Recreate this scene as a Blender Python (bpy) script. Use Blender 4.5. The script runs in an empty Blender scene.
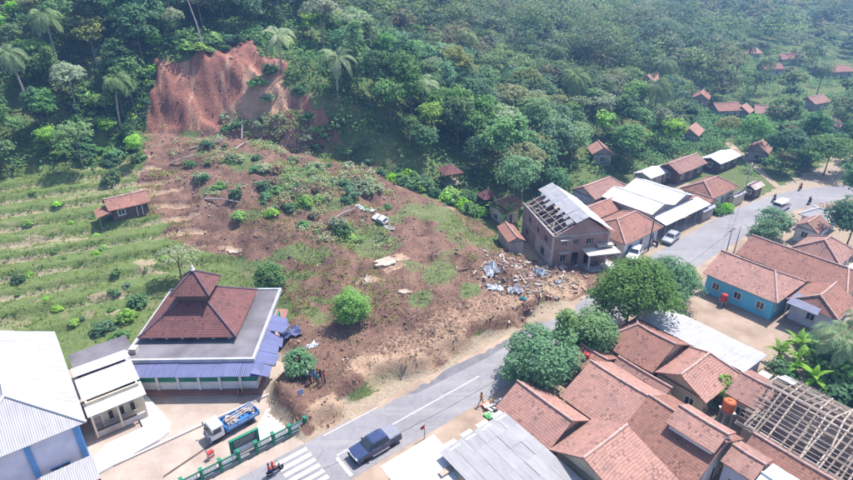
import bpy, bmesh, math, random
import numpy as np
from mathutils import Vector, Matrix

random.seed(7); np.random.seed(7)
R = math.radians
scene = bpy.context.scene
col = scene.collection

# ------------------------------------------------------------------ camera
F, TH, H = 576.0, R(27.0), 45.0            # focal length in photo pixels, pitch down, height (m)
cam = bpy.data.cameras.new('camera'); cam.sensor_width = 36; cam.lens = 18 * F / 426.5
cam.clip_start = 0.5; cam.clip_end = 3000
camo = bpy.data.objects.new('camera', cam); col.objects.link(camo)
camo.location = (0, 0, H); camo.rotation_euler = (math.pi/2 - TH, 0, 0)
scene.camera = camo

# ------------------------------------------------------------------ sky, sun, exposure
SUN_EL, SUN_AZ = R(62), R(48)              # azimuth measured from +Y towards +X
w = bpy.data.worlds.new('World'); scene.world = w; w.use_nodes = True
nt = w.node_tree; bg = nt.nodes['Background']
sky = nt.nodes.new('ShaderNodeTexSky'); sky.sky_type = 'NISHITA'; sky.sun_disc = False
sky.sun_elevation = SUN_EL; sky.sun_rotation = SUN_AZ; sky.dust_density = 1.5; sky.air_density = 1.0
nt.links.new(sky.outputs[0], bg.inputs[0]); bg.inputs[1].default_value = 0.15
sl = bpy.data.lights.new('sun', 'SUN'); sl.energy = 4.6; sl.angle = R(0.5); sl.color = (1, 0.955, 0.90)
so = bpy.data.objects.new('sun', sl); col.objects.link(so)
sd = Vector((math.sin(SUN_AZ)*math.cos(SUN_EL), math.cos(SUN_AZ)*math.cos(SUN_EL), math.sin(SUN_EL)))
so.rotation_euler = (-sd).to_track_quat('-Z', 'Y').to_euler(); so.location = (0, 0, 200)
vs = scene.view_settings; vs.view_transform = 'Standard'; vs.look = 'None'; vs.gamma = 1.0
vs.use_curve_mapping = False; vs.exposure = 0.95
scene.cycles.max_bounces = 6; scene.cycles.diffuse_bounces = 2; scene.cycles.transparent_max_bounces = 6
scene.cycles.volume_bounces = 0; scene.cycles.volume_step_rate = 20

# ------------------------------------------------------------------ frames of reference
OX, OY = -5.7, 48.0
RX, RY = 0.787, 0.617                      # along the road (s); n = to the right of the road (t)
ROADA = math.atan2(RY, RX)
def W(s, t, z=0.0): return Vector((OX + s*RX + t*RY, OY + s*RY - t*RX, z))
def ST(x, y): return ((x-OX)*RX + (y-OY)*RY, (x-OX)*RY - (y-OY)*RX)
def ray(u, v):
    dx = (u-426.5)/F; dy = -(v-240)/F
    return Vector((dx, math.cos(TH)+dy*math.sin(TH), -math.sin(TH)+dy*math.cos(TH)))
def G(u, v, z=0.0):
    d = ray(u, v); k = (z-H)/d.z
    return Vector((d.x*k, d.y*k, z))
def proj(x, y, z):
    zz = z-H; dep = y*math.cos(TH)-zz*math.sin(TH); up = y*math.sin(TH)+zz*math.cos(TH)
    if dep < 1: return (-9999, -9999, dep)
    return 426.5+F*x/dep, 240-F*up/dep, dep

# ------------------------------------------------------------------ noise (numpy)
def _hash(ix, iy, seed):
    h = (ix.astype(np.int64)*374761393 + iy.astype(np.int64)*668265263 + seed*69069) & 0xffffffff
    h = ((h ^ (h >> 13))*1274126177) & 0xffffffff
    return ((h ^ (h >> 16)) & 0xffff)/65535.0
def vnoise(x, y, seed=0):
    ix = np.floor(x); iy = np.floor(y); fx = x-ix; fy = y-iy
    fx = fx*fx*(3-2*fx); fy = fy*fy*(3-2*fy)
    a = _hash(ix, iy, seed); b = _hash(ix+1, iy, seed); c = _hash(ix, iy+1, seed); d = _hash(ix+1, iy+1, seed)
    return (a*(1-fx)+b*fx)*(1-fy)+(c*(1-fx)+d*fx)*fy
def fbm(x, y, oct=4, seed=0):
    s = 0; a = .5; tot = 0
    for i in range(oct):
        s = s+a*vnoise(x*2**i+i*17.3, y*2**i-i*9.1, seed+i); tot += a; a *= .55
    return s/tot
def sst(a, b, x):
    k = np.clip((x-a)/(b-a), 0, 1); return k*k*(3-2*k)

# ------------------------------------------------------------------ terrain height
TF_S = [-400, -30, 0, 10, 23, 34, 37, 46, 60, 90, 133, 200, 400]
TF_T = [77, 77, 72, 64, 53, 37, 34, 30, 29, 31, 34, 42, 60]
ZF_T = [11, 11, 11.5, 11.5, 9, 5.5, 4.6, 2.6, 1.4, 1, 1, 1, 1]
T0_T = [34, 34, 24, 1.5, 1.5, 2.5, 17.5, 19.5, 24, 26, 28, 34, 40]
SL_T = [.62, .62, .62, .62, .58, .50, .48, .42, .34, .27, .17, .13, .12]
SL2_T = [.42, .42, .42, .42, .38, .36, .35, .33, .30, .25, .17, .14, .13]
# outline of the slide in photo pixels -> filled below
def smooth_interp(s, ys):
    return (np.interp(s-4, TF_S, ys)+np.interp(s, TF_S, ys)*2+np.interp(s+4, TF_S, ys))/4
SLIDE_ST = []                               # polygon in (s,t), set after first terrain pass
def poly_sdf(px, py, poly):
    """signed distance (negative inside) to polygon, vectorised"""
    d = np.full(px.shape, 1e9); inside = np.zeros(px.shape, bool)
    n = len(poly)
    for i in range(n):
        ax, ay = poly[i]; bx, by = poly[(i+1) % n]
        ex, ey = bx-ax, by-ay; wx, wy = px-ax, py-ay
        k = np.clip((wx*ex+wy*ey)/(ex*ex+ey*ey+1e-12), 0, 1)
        d = np.minimum(d, (wx-ex*k)**2+(wy-ey*k)**2)
        c = ((ay > py) != (by > py)) & (px < (bx-ax)*(py-ay)/(by-ay+1e-12)+ax)
        inside ^= c
    d = np.sqrt(d); return np.where(inside, -d, d)
def slide_mask(x, y):
    if not SLIDE_ST: return np.zeros(np.shape(x))
    s, t = ST(x, y)
    d = poly_sdf(s, t, SLIDE_ST)+(fbm(x*.12, y*.12, 4, 11)-.5)*10
    return sst(1.2, -1.2, d)
def hz(x, y, fine=True):
    x = np.asarray(x, float); y = np.asarray(y, float)
    s, t = ST(x, y); tl = -t
    wob = (fbm(x*.05, y*.05, 3, 3)-.5)*6*sst(20, 50, tl)
    tf = smooth_interp(s, TF_T); zf = smooth_interp(s, ZF_T); t0 = smooth_interp(s, T0_T)
    k = np.clip((tl-t0)/np.maximum(tf-t0, 2), 0, 1)
    zg = zf*(k**1.15)
    # rice terraces on the left
    terr = sst(3, -5, s)*sst(34, 37, tl)*sst(79, 74, tl)
    zz = zg/1.0+(fbm(x*.06, y*.06, 2, 5)-.5)*.5*terr
    st = np.floor(zz); fr = zz-st
    zt = (st+sst(.84, 1.0, fr))*1.0
    zg = zg*(1-terr)+np.minimum(zt, 13)*terr
    d = np.maximum(tl+wob*.6-tf, 0)
    sl1 = smooth_interp(s, SL_T); sl2 = smooth_interp(s, SL2_T)
    dl = 28.0
    hill = np.where(d < dl, sl1*d, sl1*dl+sl2*(d-dl))
    scar = sst(-6, 1, s+(fbm(x*.16, y*.16, 3, 21)-.5)*13)*sst(40, 30, s+(fbm(x*.16, y*.16, 3, 22)-.5)*10)
    sc_h = np.maximum(d-7-(fbm(x*.12, y*.12, 3, 23)-.5)*6, 0)*.95
    hill = hill*(1-scar)+np.minimum(hill, sc_h)*scar
    z = zg+hill
    # low hummocks in the forest
    z = z+(fbm(x*.035, y*.035, 3, 8)-.5)*8*sst(4, 40, d)
    z = np.where(z > 70, 70+(z-70)*.12, z)
    if fine and SLIDE_ST:
        m = slide_mask(x, y)
        toe = 2.1*sst(.4, 2.2, tl+(fbm(x*.3, y*.3, 2, 31)-.5)*2.6)*sst(30, 8, tl)
        hum = (fbm(x*.09, y*.09, 3, 41)-.5)*2.6+(fbm(x*.30, y*.30, 3, 42)-.5)*1.9+(fbm(x*.9, y*.9, 1, 43)-.5)*.45
        rid = (-np.abs(fbm(s*.22, t*.06, 3, 44)-.5)*5.5+(fbm(s*.6, t*.18, 4, 45)-.5)*1.6)*scar*sst(7, 12, d)
        near = sst(37, 28, s+(fbm(x*.2, y*.2, 2, 46)-.5)*4)*.82+.18
        z = z+m*(toe*near+(hum+.35)*(.35+.65*near)*sst(.3, 5, tl)+rid)
        flat = (1-m)*sst(26, 40, tl)
        z = z+flat*((fbm(x*.5, y*.5, 3, 51)-.5)*.5)
    return z
def hz1(x, y): return float(hz(np.array([x]), np.array([y]))[0])
_k = np.concatenate([np.arange(30, 160, .5), np.arange(160, 700, 2.0)])
def P(u, v, up=0.0):
    """point of the ground seen at photo pixel (u,v)"""
    d = ray(u, v); k = _k/d.y
    X = d.x*k; Y = d.y*k; Z = H+d.z*k
    b = Z-hz(X, Y)-up
    i = np.argmax(b <= 0)
    if b[i] > 0: i = len(_k)-1
    if i > 0:
        a0, a1 = b[i-1], b[i]; f = a0/(a0-a1+1e-9)
    else: f = 0
    kk = k[i-1]*(1-f)+k[i]*f
    p = Vector((d.x*kk, d.y*kk, 0)); p.z = hz1(p.x, p.y); return p
SLIDE_PX = [(312, 445), (300, 398), (308, 345), (292, 300), (262, 268), (215, 255), (175, 228), (150, 196), (132, 176), (143, 140),
            (150, 95), (153, 62), (172, 60), (214, 46), (240, 40), (256, 60), (284, 70), (300, 88), (326, 116), (352, 140), (385, 176), (425, 198),
            (478, 226), (505, 250), (540, 268), (596, 262), (612, 280), (588, 299), (500, 347), (375, 410)]
_tmp = []
for u, v in SLIDE_PX:
    p = P(u, v); _tmp.append(ST(p.x, p.y))
SLIDE_ST = _tmp
for i, (s_, t_) in enumerate(SLIDE_ST):
    if t_ > -1.2: SLIDE_ST[i] = (s_, -.6)

# ------------------------------------------------------------------ mesh helpers
class MB:
    def __init__(self): self.v = []; self.f = []; self.m = []
    def poly(self, pts, m=0):
        b = len(self.v); self.v += [tuple(p) for p in pts]; self.f.append(tuple(range(b, b+len(pts)))); self.m.append(m); return self
    def obox(self, o, ax, ay, az, m=0):
        o = Vector(o); ax = Vector(ax); ay = Vector(ay); az = Vector(az)
        b = len(self.v)
        for c in (0, 1):
            for p in ((0, 0), (1, 0), (1, 1), (0, 1)): self.v.append(tuple(o+ax*p[0]+ay*p[1]+az*c))
        fs = [(3, 2, 1, 0), (4, 5, 6, 7), (0, 1, 5, 4), (1, 2, 6, 5), (2, 3, 7, 6), (3, 0, 4, 7)]
        if ax.cross(ay).dot(az) < 0: fs = [f[::-1] for f in fs]
        for f in fs: self.f.append(tuple(b+i for i in f)); self.m.append(m)
        return self
    def box(self, x0, x1, y0, y1, z0, z1, m=0): return self.obox((x0, y0, z0), (x1-x0, 0, 0), (0, y1-y0, 0), (0, 0, z1-z0), m)
    def slab(self, pts, th, m=0, down=None):
        """polygon (counter-clockwise seen from outside) with thickness th behind it"""
        pts = [Vector(p) for p in pts]
        if down is None:
            nn = (pts[1]-pts[0]).cross(pts[2]-pts[0]).normalized()
            if nn.z < 0: pts = pts[::-1]; nn = -nn
            down = -nn*th
        n = len(pts); b = len(self.v)
        self.v += [tuple(p) for p in pts]+[tuple(p+down) for p in pts]
        self.f.append(tuple(range(b, b+n))); self.m.append(m)
        self.f.append(tuple(range(b+2*n-1, b+n-1, -1))); self.m.append(m)
        for i in range(n):
            j = (i+1) % n; self.f.append((b+j, b+i, b+n+i, b+n+j)); self.m.append(m)
        return self
    def prism(self, xy, z0, z1, m=0):
        a = sum(xy[i][0]*xy[(i+1) % len(xy)][1]-xy[(i+1) % len(xy)][0]*xy[i][1] for i in range(len(xy)))
        if a < 0: xy = xy[::-1]
        n = len(xy); b = len(self.v)
        self.v += [(x, y, z0) for x, y in xy]+[(x, y, z1) for x, y in xy]
        self.f.append(tuple(range(b+n-1, b-1, -1))); self.m.append(m)
        self.f.append(tuple(range(b+n, b+2*n))); self.m.append(m)
        for i in range(n):
            j = (i+1) % n; self.f.append((b+i, b+j, b+n+j, b+n+i)); self.m.append(m)
        return self
    def tube(self, path, rad, n=8, m=0, cap=True):
        path = [Vector(p) for p in path]
        if not hasattr(rad, '__len__'): rad = [rad]*len(path)
        rings = []; up = Vector((0, 0, 1))
        for i, p in enumerate(path):
            d = (path[min(i+1, len(path)-1)]-path[max(i-1, 0)])
            if d.length < 1e-6: d = Vector((0, 0, 1))
            d.normalize()
            a = d.cross(up if abs(d.z) < .95 else Vector((1, 0, 0))).normalized(); c = d.cross(a)
            b = len(self.v)
            for k in range(n):
                q = 2*math.pi*k/n; self.v.append(tuple(p+(a*math.cos(q)+c*math.sin(q))*rad[i]))
            rings.append(b)
        for r0, r1 in zip(rings, rings[1:]):
            for k in range(n):
                l = (k+1) % n; self.f.append((r0+k, r0+l, r1+l, r1+k)); self.m.append(m)
        if cap:
            self.f.append(tuple(rings[0]+k for k in range(n-1, -1, -1))); self.m.append(m)
            self.f.append(tuple(rings[-1]+k for k in range(n))); self.m.append(m)
        return self
    def lathe(self, prof, n=12, c=(0, 0, 0), m=0):
        rings = []
        for r_, z_ in prof:
            b = len(self.v); rings.append(b)
            for k in range(n):
                q = 2*math.pi*k/n; self.v.append((c[0]+r_*math.cos(q), c[1]+r_*math.sin(q), c[2]+z_))
        for r0, r1 in zip(rings, rings[1:]):
            for k in range(n):
                l = (k+1) % n; self.f.append((r0+k, r0+l, r1+l, r1+k)); self.m.append(m)
        self.f.append(tuple(rings[0]+k for k in range(n-1, -1, -1))); self.m.append(m)
        self.f.append(tuple(rings[-1]+k for k in range(n))); self.m.append(m)
        return self
    def mesh(self, name, mats, smooth=False, bevel=0):
        me = bpy.data.meshes.new(name)
        me.from_pydata(self.v, [], self.f)
        if bevel:
            bm = bmesh.new(); bm.from_mesh(me)
            bmesh.ops.remove_doubles(bm, verts=bm.verts, dist=1e-4)
            bmesh.ops.bevel(bm, geom=[e for e in bm.edges if len(e.link_faces) == 2 and e.calc_face_angle(0) > .5], offset=bevel, segments=2, affect='EDGES', clamp_overlap=True)
            bm.to_mesh(me); bm.free()
        else:
            me.polygons.foreach_set('material_index', self.m)
        if not isinstance(mats, (list, tuple)): mats = [mats]
        for x in mats: me.materials.append(x)
        if smooth: me.polygons.foreach_set('use_smooth', [True]*len(me.polygons))
        # planar UVs in metres: u level, v up the slope
        uvl = me.uv_layers.new(name='UVMap'); Z = Vector((0, 0, 1)); vv = me.vertices; dat = uvl.data
        for p in me.polygons:
            nn = p.normal
            if abs(nn.z) > .999: a = Vector((1, 0, 0)); b = Vector((0, 1, 0))
            else: a = Z.cross(nn).normalized(); b = nn.cross(a)
            for li in p.loop_indices:
                co = vv[me.loops[li].vertex_index].co; dat[li].uv = (co.dot(a), co.dot(b))
        me.update(); return me
    def build(self, name, mats, parent=None, smooth=False, bevel=0):
        o = bpy.data.objects.new(name, self.mesh(name, mats, smooth, bevel)); col.objects.link(o)
        if parent: o.parent = parent
        return o
def tag(o, label, cat=None, group=None, kind=None):
    if label: o['label'] = label
    if cat: o['category'] = cat
    if group: o['group'] = group
    if kind: o['kind'] = kind
    return o
def thing(name, label, cat, loc=(0, 0, 0), rz=0, group=None):
    o = bpy.data.objects.new(name, None); col.objects.link(o); o.location = loc; o.rotation_euler = (0, 0, rz)
    o.empty_display_size = .3
    return tag(o, label, cat, group)
def struct(o): o['kind'] = 'structure'; return o
def link_mesh(name, me, parent=None):
    o = bpy.data.objects.new(name, me); col.objects.link(o)
    if parent: o.parent = parent
    return o
def copy_tree(o, parent=None):
    c = o.copy(); col.objects.link(c); c.parent = parent
    for ch in list(o.children): copy_tree(ch, c)
    return c

# ------------------------------------------------------------------ materials
def newmat(name):
    m = bpy.data.materials.new(name); m.use_nodes = True
    return m, m.node_tree, m.node_tree.nodes['Principled BSDF']
def nd(nt, typ, **kw):
    n = nt.nodes.new(typ)
    for k, v in kw.items():
        if k.startswith('i_'): n.inputs[k[2:].replace('_', ' ')].default_value = v
        else: setattr(n, k, v)
    return n
def ramp(nt, fac, stops):
    r = nt.nodes.new('ShaderNodeValToRGB'); e = r.color_ramp.elements
    while len(e) > 1: e.remove(e[-1])
    e[0].position = stops[0][0]; e[0].color = (*stops[0][1], 1)
    for p, c in stops[1:]:
        x = e.new(p); x.color = (*c, 1)
    nt.links.new(fac, r.inputs[0]); return r.outputs[0]
def mixc(nt, fac, a, b, mode='MIX'):
    n = nt.nodes.new('ShaderNodeMix'); n.data_type = 'RGBA'; n.blend_type = mode
    for sock, val in ((n.inputs[0], fac), (n.inputs[6], a), (n.inputs[7], b)):
        if hasattr(val, 'is_output'): nt.links.new(val, sock)
        elif isinstance(val, (tuple, list)): sock.default_value = (*val[:3], 1)
        else: sock.default_value = val
    return n.outputs[2]
def math_(nt, op, a, b=None, c=None):
    n = nt.nodes.new('ShaderNodeMath'); n.operation = op
    for i, val in enumerate((a, b, c)):
        if val is None: continue
        if hasattr(val, 'is_output'): nt.links.new(val, n.inputs[i])
        else: n.inputs[i].default_value = val
    return n.outputs[0]
def noise_(nt, vec, scale, detail=4, rough=.55):
    n = nt.nodes.new('ShaderNodeTexNoise'); n.inputs['Scale'].default_value = scale
    n.inputs['Detail'].default_value = detail; n.inputs['Roughness'].default_value = rough
    if vec is not None: nt.links.new(vec, n.inputs['Vector'])
    return n.outputs[0]
def coords(nt, which='Object'):
    return nt.nodes.new('ShaderNodeTexCoord').outputs[which]
def bump(nt, bsdf, h, strength=.5, dist=.05, prev=None):
    b = nt.nodes.new('ShaderNodeBump'); b.inputs['Strength'].default_value = strength; b.inputs['Distance'].default_value = dist
    nt.links.new(h, b.inputs['Height'])
    if prev is not None: nt.links.new(prev, b.inputs['Normal'])
    nt.links.new(b.outputs[0], bsdf.inputs['Normal']); return b.outputs[0]
def spec(b, v): b.inputs['Specular IOR Level'].default_value = v
def pm(name, c1, c2=None, scale=1.5, rough=.8, bs=.3, metal=0, fine=18, sp=.3):
    """mottled plain surface"""
    m, t, b = newmat(name); c2 = c2 or tuple(x*.72 for x in c1)
    oc = coords(t)
    n1 = noise_(t, oc, scale, 5); n2 = noise_(t, oc, fine, 3)
    f = math_(t, 'ADD', math_(t, 'MULTIPLY', n1, .75), math_(t, 'MULTIPLY', n2, .25))
    c = ramp(t, f, [(.36, c2), (.62, c1)])
    oi = t.nodes.new('ShaderNodeObjectInfo')
    c = mixc(t, .14, c, mixc(t, oi.outputs['Random'], (.35, .35, .35), (1, 1, 1)), 'MULTIPLY')
    t.links.new(c, b.inputs['Base Color']); b.inputs['Roughness'].default_value = rough; b.inputs['Metallic'].default_value = metal
    spec(b, sp)
    if bs: bump(t, b, n2, bs, .03)
    return m
def tilemat(name, ca, cb, dark, stain=.45):
    """clay pantiles from metre UVs: rows 0.30 m up the slope, 0.22 m wide"""
    m, t, b = newmat(name)
    uv = coords(t, 'UV'); oc = coords(t)
    sx = t.nodes.new('ShaderNodeSeparateXYZ'); t.links.new(uv, sx.inputs[0])
    U = math_(t, 'DIVIDE', sx.outputs[0], .21); V = math_(t, 'DIVIDE', sx.outputs[1], .29)
    fu = math_(t, 'FRACT', U); fv = math_(t, 'FRACT', V)
    cu = math_(t, 'FLOOR', U); cv = math_(t, 'FLOOR', V)
    cx = t.nodes.new('ShaderNodeCombineXYZ'); t.links.new(cu, cx.inputs[0]); t.links.new(cv, cx.inputs[1])
    wn = t.nodes.new('ShaderNodeTexWhiteNoise'); t.links.new(cx.outputs[0], wn.inputs['Vector'])
    c = mixc(t, math_(t, 'ADD', .25, math_(t, 'MULTIPLY', wn.outputs[0], .5)), ca, cb)
    n1 = noise_(t, oc, .35, 6, .65); n3 = noise_(t, oc, 2.2, 5, .6)
    c = mixc(t, math_(t, 'MULTIPLY', ramp(t, n1, [(.45, (0, 0, 0)), (.68, (1, 1, 1))]), stain), c, dark)
    c = mixc(t, math_(t, 'MULTIPLY', ramp(t, n3, [(.55, (0, 0, 0)), (.75, (1, 1, 1))]), .35), c, tuple(min(1, x*1.5+.05) for x in ca))
    mo = noise_(t, oc, .9, 7, .72); c = mixc(t, math_(t, 'MULTIPLY', ramp(t, mo, [(.52, (0, 0, 0)), (.64, (1, 1, 1))]), stain*.9), c, tuple(x*.62 for x in dark))
    odd = ramp(t, wn.outputs[0], [(.93, (0, 0, 0)), (.95, (1, 1, 1))]); c = mixc(t, math_(t, 'MULTIPLY', odd, .55), c, tuple(x*.5 for x in dark))
    # joints: course shadow lip
    lip = ramp(t, fv, [(0, (1, 1, 1)), (.10, (1, 1, 1)), (.16, (0, 0, 0))])
    jn = ramp(t, fu, [(0, (1, 1, 1)), (.07, (1, 1, 1)), (.13, (0, 0, 0))])
    j = math_(t, 'MAXIMUM', lip, math_(t, 'MULTIPLY', jn, .5))
    c = mixc(t, math_(t, 'MULTIPLY', j, .62), c, tuple(x*.4 for x in dark))
    oi = t.nodes.new('ShaderNodeObjectInfo')
    c = mixc(t, .22, c, mixc(t, oi.outputs['Random'], (.5, .45, .45), (1.0, 1, 1)), 'MULTIPLY')
    t.links.new(c, b.inputs['Base Color']); b.inputs['Roughness'].default_value = .85; spec(b, .2)
    hgt = math_(t, 'ADD', math_(t, 'MULTIPLY', math_(t, 'SINE', math_(t, 'MULTIPLY', U, 2*math.pi)), .35),
                math_(t, 'SUBTRACT', 1, fv))
    hgt = math_(t, 'ADD', hgt, math_(t, 'MULTIPLY', wn.outputs[0], .35))
    bump(t, b, hgt, .8, .05)
    return m
def sheetmat(name, c1, c2, rough=.5, pitch=.2, metal=0.0, streak=.6, bs=.6):
    """corrugated roofing: ribs run up the slope"""
    m, t, b = newmat(name)
    uv = coords(t, 'UV'); oc = coords(t)
    sx = t.nodes.new('ShaderNodeSeparateXYZ'); t.links.new(uv, sx.inputs[0])
    wv = math_(t, 'SINE', math_(t, 'MULTIPLY', sx.outputs[0], 2*math.pi/pitch))
    mp = t.nodes.new('ShaderNodeMapping'); mp.inputs['Scale'].default_value = (2.2, .25, 1); t.links.new(uv, mp.inputs[0])
    n1 = noise_(t, mp.outputs[0], 1.2, 5, .6); n2 = noise_(t, oc, .5, 5)
    f = math_(t, 'ADD', math_(t, 'MULTIPLY', n1, .6), math_(t, 'MULTIPLY', n2, .4))
    c = ramp(t, f, [(.40, c1), (.40+.4*streak, c2)])
    oi = t.nodes.new('ShaderNodeObjectInfo')
    c = mixc(t, .2, c, mixc(t, oi.outputs['Random'], (.5, .5, .5), (1, 1, 1)), 'MULTIPLY')
    t.links.new(c, b.inputs['Base Color']); b.inputs['Roughness'].default_value = rough; b.inputs['Metallic'].default_value = metal; spec(b, .3)
    bump(t, b, wv, bs, .03)
    return m
def leafmat(name, ca, cb, trans=.45, hue=.035):
    ca = tuple(x*k for x, k in zip(ca, (2.25, 2.15, 1.9))); cb = tuple(x*k for x, k in zip(cb, (2.25, 2.15, 1.9)))
    m, t, b = newmat(name)
    g = t.nodes.new('ShaderNodeNewGeometry'); oi = t.nodes.new('ShaderNodeObjectInfo')
    c = mixc(t, g.outputs['Random Per Island'], ca, cb)
    hs = t.nodes.new('ShaderNodeHueSaturation'); t.links.new(c, hs.inputs['Color'])
    t.links.new(math_(t, 'ADD', .5-hue/2, math_(t, 'MULTIPLY', oi.outputs['Random'], hue)), hs.inputs['Hue'])
    rnd2 = math_(t, 'FRACT', math_(t, 'MULTIPLY', oi.outputs['Random'], 37.7))
    t.links.new(math_(t, 'ADD', .72, math_(t, 'MULTIPLY', rnd2, .55)), hs.inputs['Value'])
    rnd3 = math_(t, 'FRACT', math_(t, 'MULTIPLY', oi.outputs['Random'], 91.3))
    t.links.new(math_(t, 'ADD', .85, math_(t, 'MULTIPLY', rnd3, .35)), hs.inputs['Saturation'])
    t.links.new(hs.outputs[0], b.inputs['Base Color']); b.inputs['Roughness'].default_value = .75; spec(b, .12)
    tr = t.nodes.new('ShaderNodeBsdfTranslucent'); t.links.new(hs.outputs[0], tr.inputs[0])
    mx = t.nodes.new('ShaderNodeMixShader'); mx.inputs[0].default_value = trans
    t.links.new(b.outputs[0], mx.inputs[1]); t.links.new(tr.outputs[0], mx.inputs[2])
    t.links.new(mx.outputs[0], t.nodes['Material Output'].inputs[0])
    return m
M = {}
M['tile'] = tilemat('clay_tile', (.34, .175, .13), (.24, .11, .085), (.15, .10, .088))
M['tile_pink'] = tilemat('clay_tile_pale', (.42, .235, .19), (.30, .155, .125), (.21, .14, .125))
M['tile_brown'] = tilemat('clay_tile_brown', (.34, .20, .165), (.26, .14, .115), (.16, .105, .095))
M['tile_red'] = tilemat('clay_tile_dark_red', (.195, .088, .08), (.145, .064, .06), (.10, .062, .066), .5)
M['ridge'] = pm('ridge_mortar', (.52, .36, .31), (.36, .22, .19), 2, .9)
M['ridge_dark'] = pm('ridge_dark', (.16, .10, .12), (.10, .07, .09), 2, .9)
M['sheet_white'] = sheetmat('white_sheet', (.60, .60, .62), (.45, .45, .47), .45)
M['sheet_grey'] = sheetmat('grey_sheet', (.29, .285, .295), (.22, .215, .225), .7, .2, 0, .6, .12)
M['sheet_pale'] = sheetmat('pale_cement_sheet', (.39, .385, .41), (.30, .295, .315), .8, .18)
M['sheet_rust'] = sheetmat('rusty_sheet', (.45, .40, .38), (.24, .15, .11), .7)
M['sheet_blue'] = sheetmat('blue_sheet', (.115, .13, .27), (.08, .09, .18), .55)
M['white'] = pm('white_paint', (.74, .73, .72), (.60, .58, .56), .8, .8, .1)
M['cream'] = pm('cream_paint', (.62, .52, .38), (.50, .41, .30), .8, .85, .1)
M['lilac'] = pm('pale_lilac_paint', (.62, .61, .70), (.50, .49, .58), .8, .85, .1)
M['bluepaint'] = pm('blue_paint', (.13, .30, .58), (.10, .24, .46), 1, .7, .1)
M['cyanwall'] = pm('cyan_wall_paint', (.16, .55, .74), (.12, .45, .64), .5, .8, .1)
M['green'] = pm('green_paint', (.02, .20, .12), (.015, .15, .09), 1, .6, .1)
M['teal'] = pm('teal_paint', (.03, .24, .20), (.03, .18, .15), 1, .7, .1)
M['concrete'] = pm('concrete', (.44, .42, .40), (.30, .28, .27), .7, .9)
M['slabroof'] = pm('weathered_slab', (.19, .18, .20), (.10, .09, .10), .3, .85)
M['concrete_pale'] = pm('pale_concrete', (.50, .455, .41), (.36, .32, .285), .4, .9, .2)
M['plaster'] = pm('dirty_plaster', (.47, .42, .39), (.30, .25, .22), .5, .9)
M['wood'] = pm('weathered_wood', (.40, .33, .27), (.26, .20, .16), 2, .9)
M['wood_pale'] = pm('pale_wood', (.56, .47, .39), (.42, .33, .26), 2, .9)
M['wood_dark'] = pm('dark_wood', (.16, .11, .09), (.09, .06, .05), 2, .9)
M['dark'] = pm('dark_opening', (.035, .033, .035), (.02, .02, .02), 1, .6, 0)
M['glass'] = pm('window_glass', (.05, .06, .07), (.03, .04, .05), .5, .12, 0, 0, 5, .5)
M['terracotta'] = pm('red_floor', (.33, .17, .14), (.24, .13, .11), .8, .8)
M['black'] = pm('black_rubber', (.025, .025, .027), (.018, .018, .018), 4, .8, .1)
M['chrome'] = pm('grey_metal', (.50, .50, .52), (.42, .42, .44), 2, .35, 0, .8)
M['galv'] = pm('galvanised', (.42, .43, .46), (.30, .31, .34), 2, .5, 0, .4)
M['red'] = pm('red_paint', (.50, .05, .04), (.38, .04, .03), 2, .5, 0)
M['orange'] = pm('orange_plastic', (.66, .17, .05), (.50, .12, .04), 2, .5, 0)
M['greenplastic'] = pm('green_plastic', (.08, .42, .12), (.06, .30, .09), 2, .5, 0)
M['truckblue'] = pm('truck_blue', (.05, .22, .55), (.05, .17, .40), 2, .45, 0)
M['carwhite'] = pm('car_white', (.76, .77, .79), (.68, .69, .71), 1, .25, 0, 0, 6, .5)
M['bark'] = pm('bark', (.22, .18, .15), (.11, .09, .075), 3, .95)
M['bark_pale'] = pm('pale_bark', (.42, .38, .34), (.26, .23, .20), 3, .95)
M['tarp'] = pm('white_tarpaulin', (.64, .65, .68), (.42, .42, .45), 1.2, .6, .3)
M['tarpblue'] = pm('blue_tarpaulin', (.42, .50, .58), (.28, .35, .43), 1.2, .6, .3)
M['skin'] = pm('skin', (.33, .19, .13), (.28, .16, .11), 3, .6, 0)
M['hair'] = pm('black_hair', (.015, .013, .012), (.01, .01, .01), 3, .7, 0)
M['brickw'], _t, _b = newmat('red_brick')
_uv = coords(_t, 'UV'); _br = _t.nodes.new('ShaderNodeTexBrick'); _t.links.new(_uv, _br.inputs['Vector'])
for k, v_ in (('Color1', (.33, .16, .125, 1)), ('Color2', (.25, .115, .095, 1)), ('Mortar', (.34, .28, .25, 1))): _br.inputs[k].default_value = v_
_br.inputs['Scale'].default_value = 1; _br.inputs['Brick Width'].default_value = .26; _br.inputs['Row Height'].default_value = .11; _br.inputs['Mortar Size'].default_value = .012
_n = noise_(_t, coords(_t), .7, 5); _c = mixc(_t, ramp(_t, _n, [(.45, (0, 0, 0)), (.7, (.7, .7, .7))]), _br.outputs[0], (.38, .29, .26))
_t.links.new(_c, _b.inputs['Base Color']); _b.inputs['Roughness'].default_value = .9; bump(_t, _b, _br.outputs['Fac'], -.4, .02)
def carpaint(name, c, rough=.28):
    m, t, b = newmat(name); n = noise_(t, coords(t), 3, 4)
    t.links.new(ramp(t, n, [(.4, c), (.75, tuple(x*.8+.03 for x in c))]), b.inputs['Base Color'])
    b.inputs['Roughness'].default_value = rough; b.inputs['Coat Weight'].default_value = .6; b.inputs['Coat Roughness'].default_value = .08
    return m
M['car_navy'] = carpaint('navy_car_paint', (.015, .03, .10))
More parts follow.
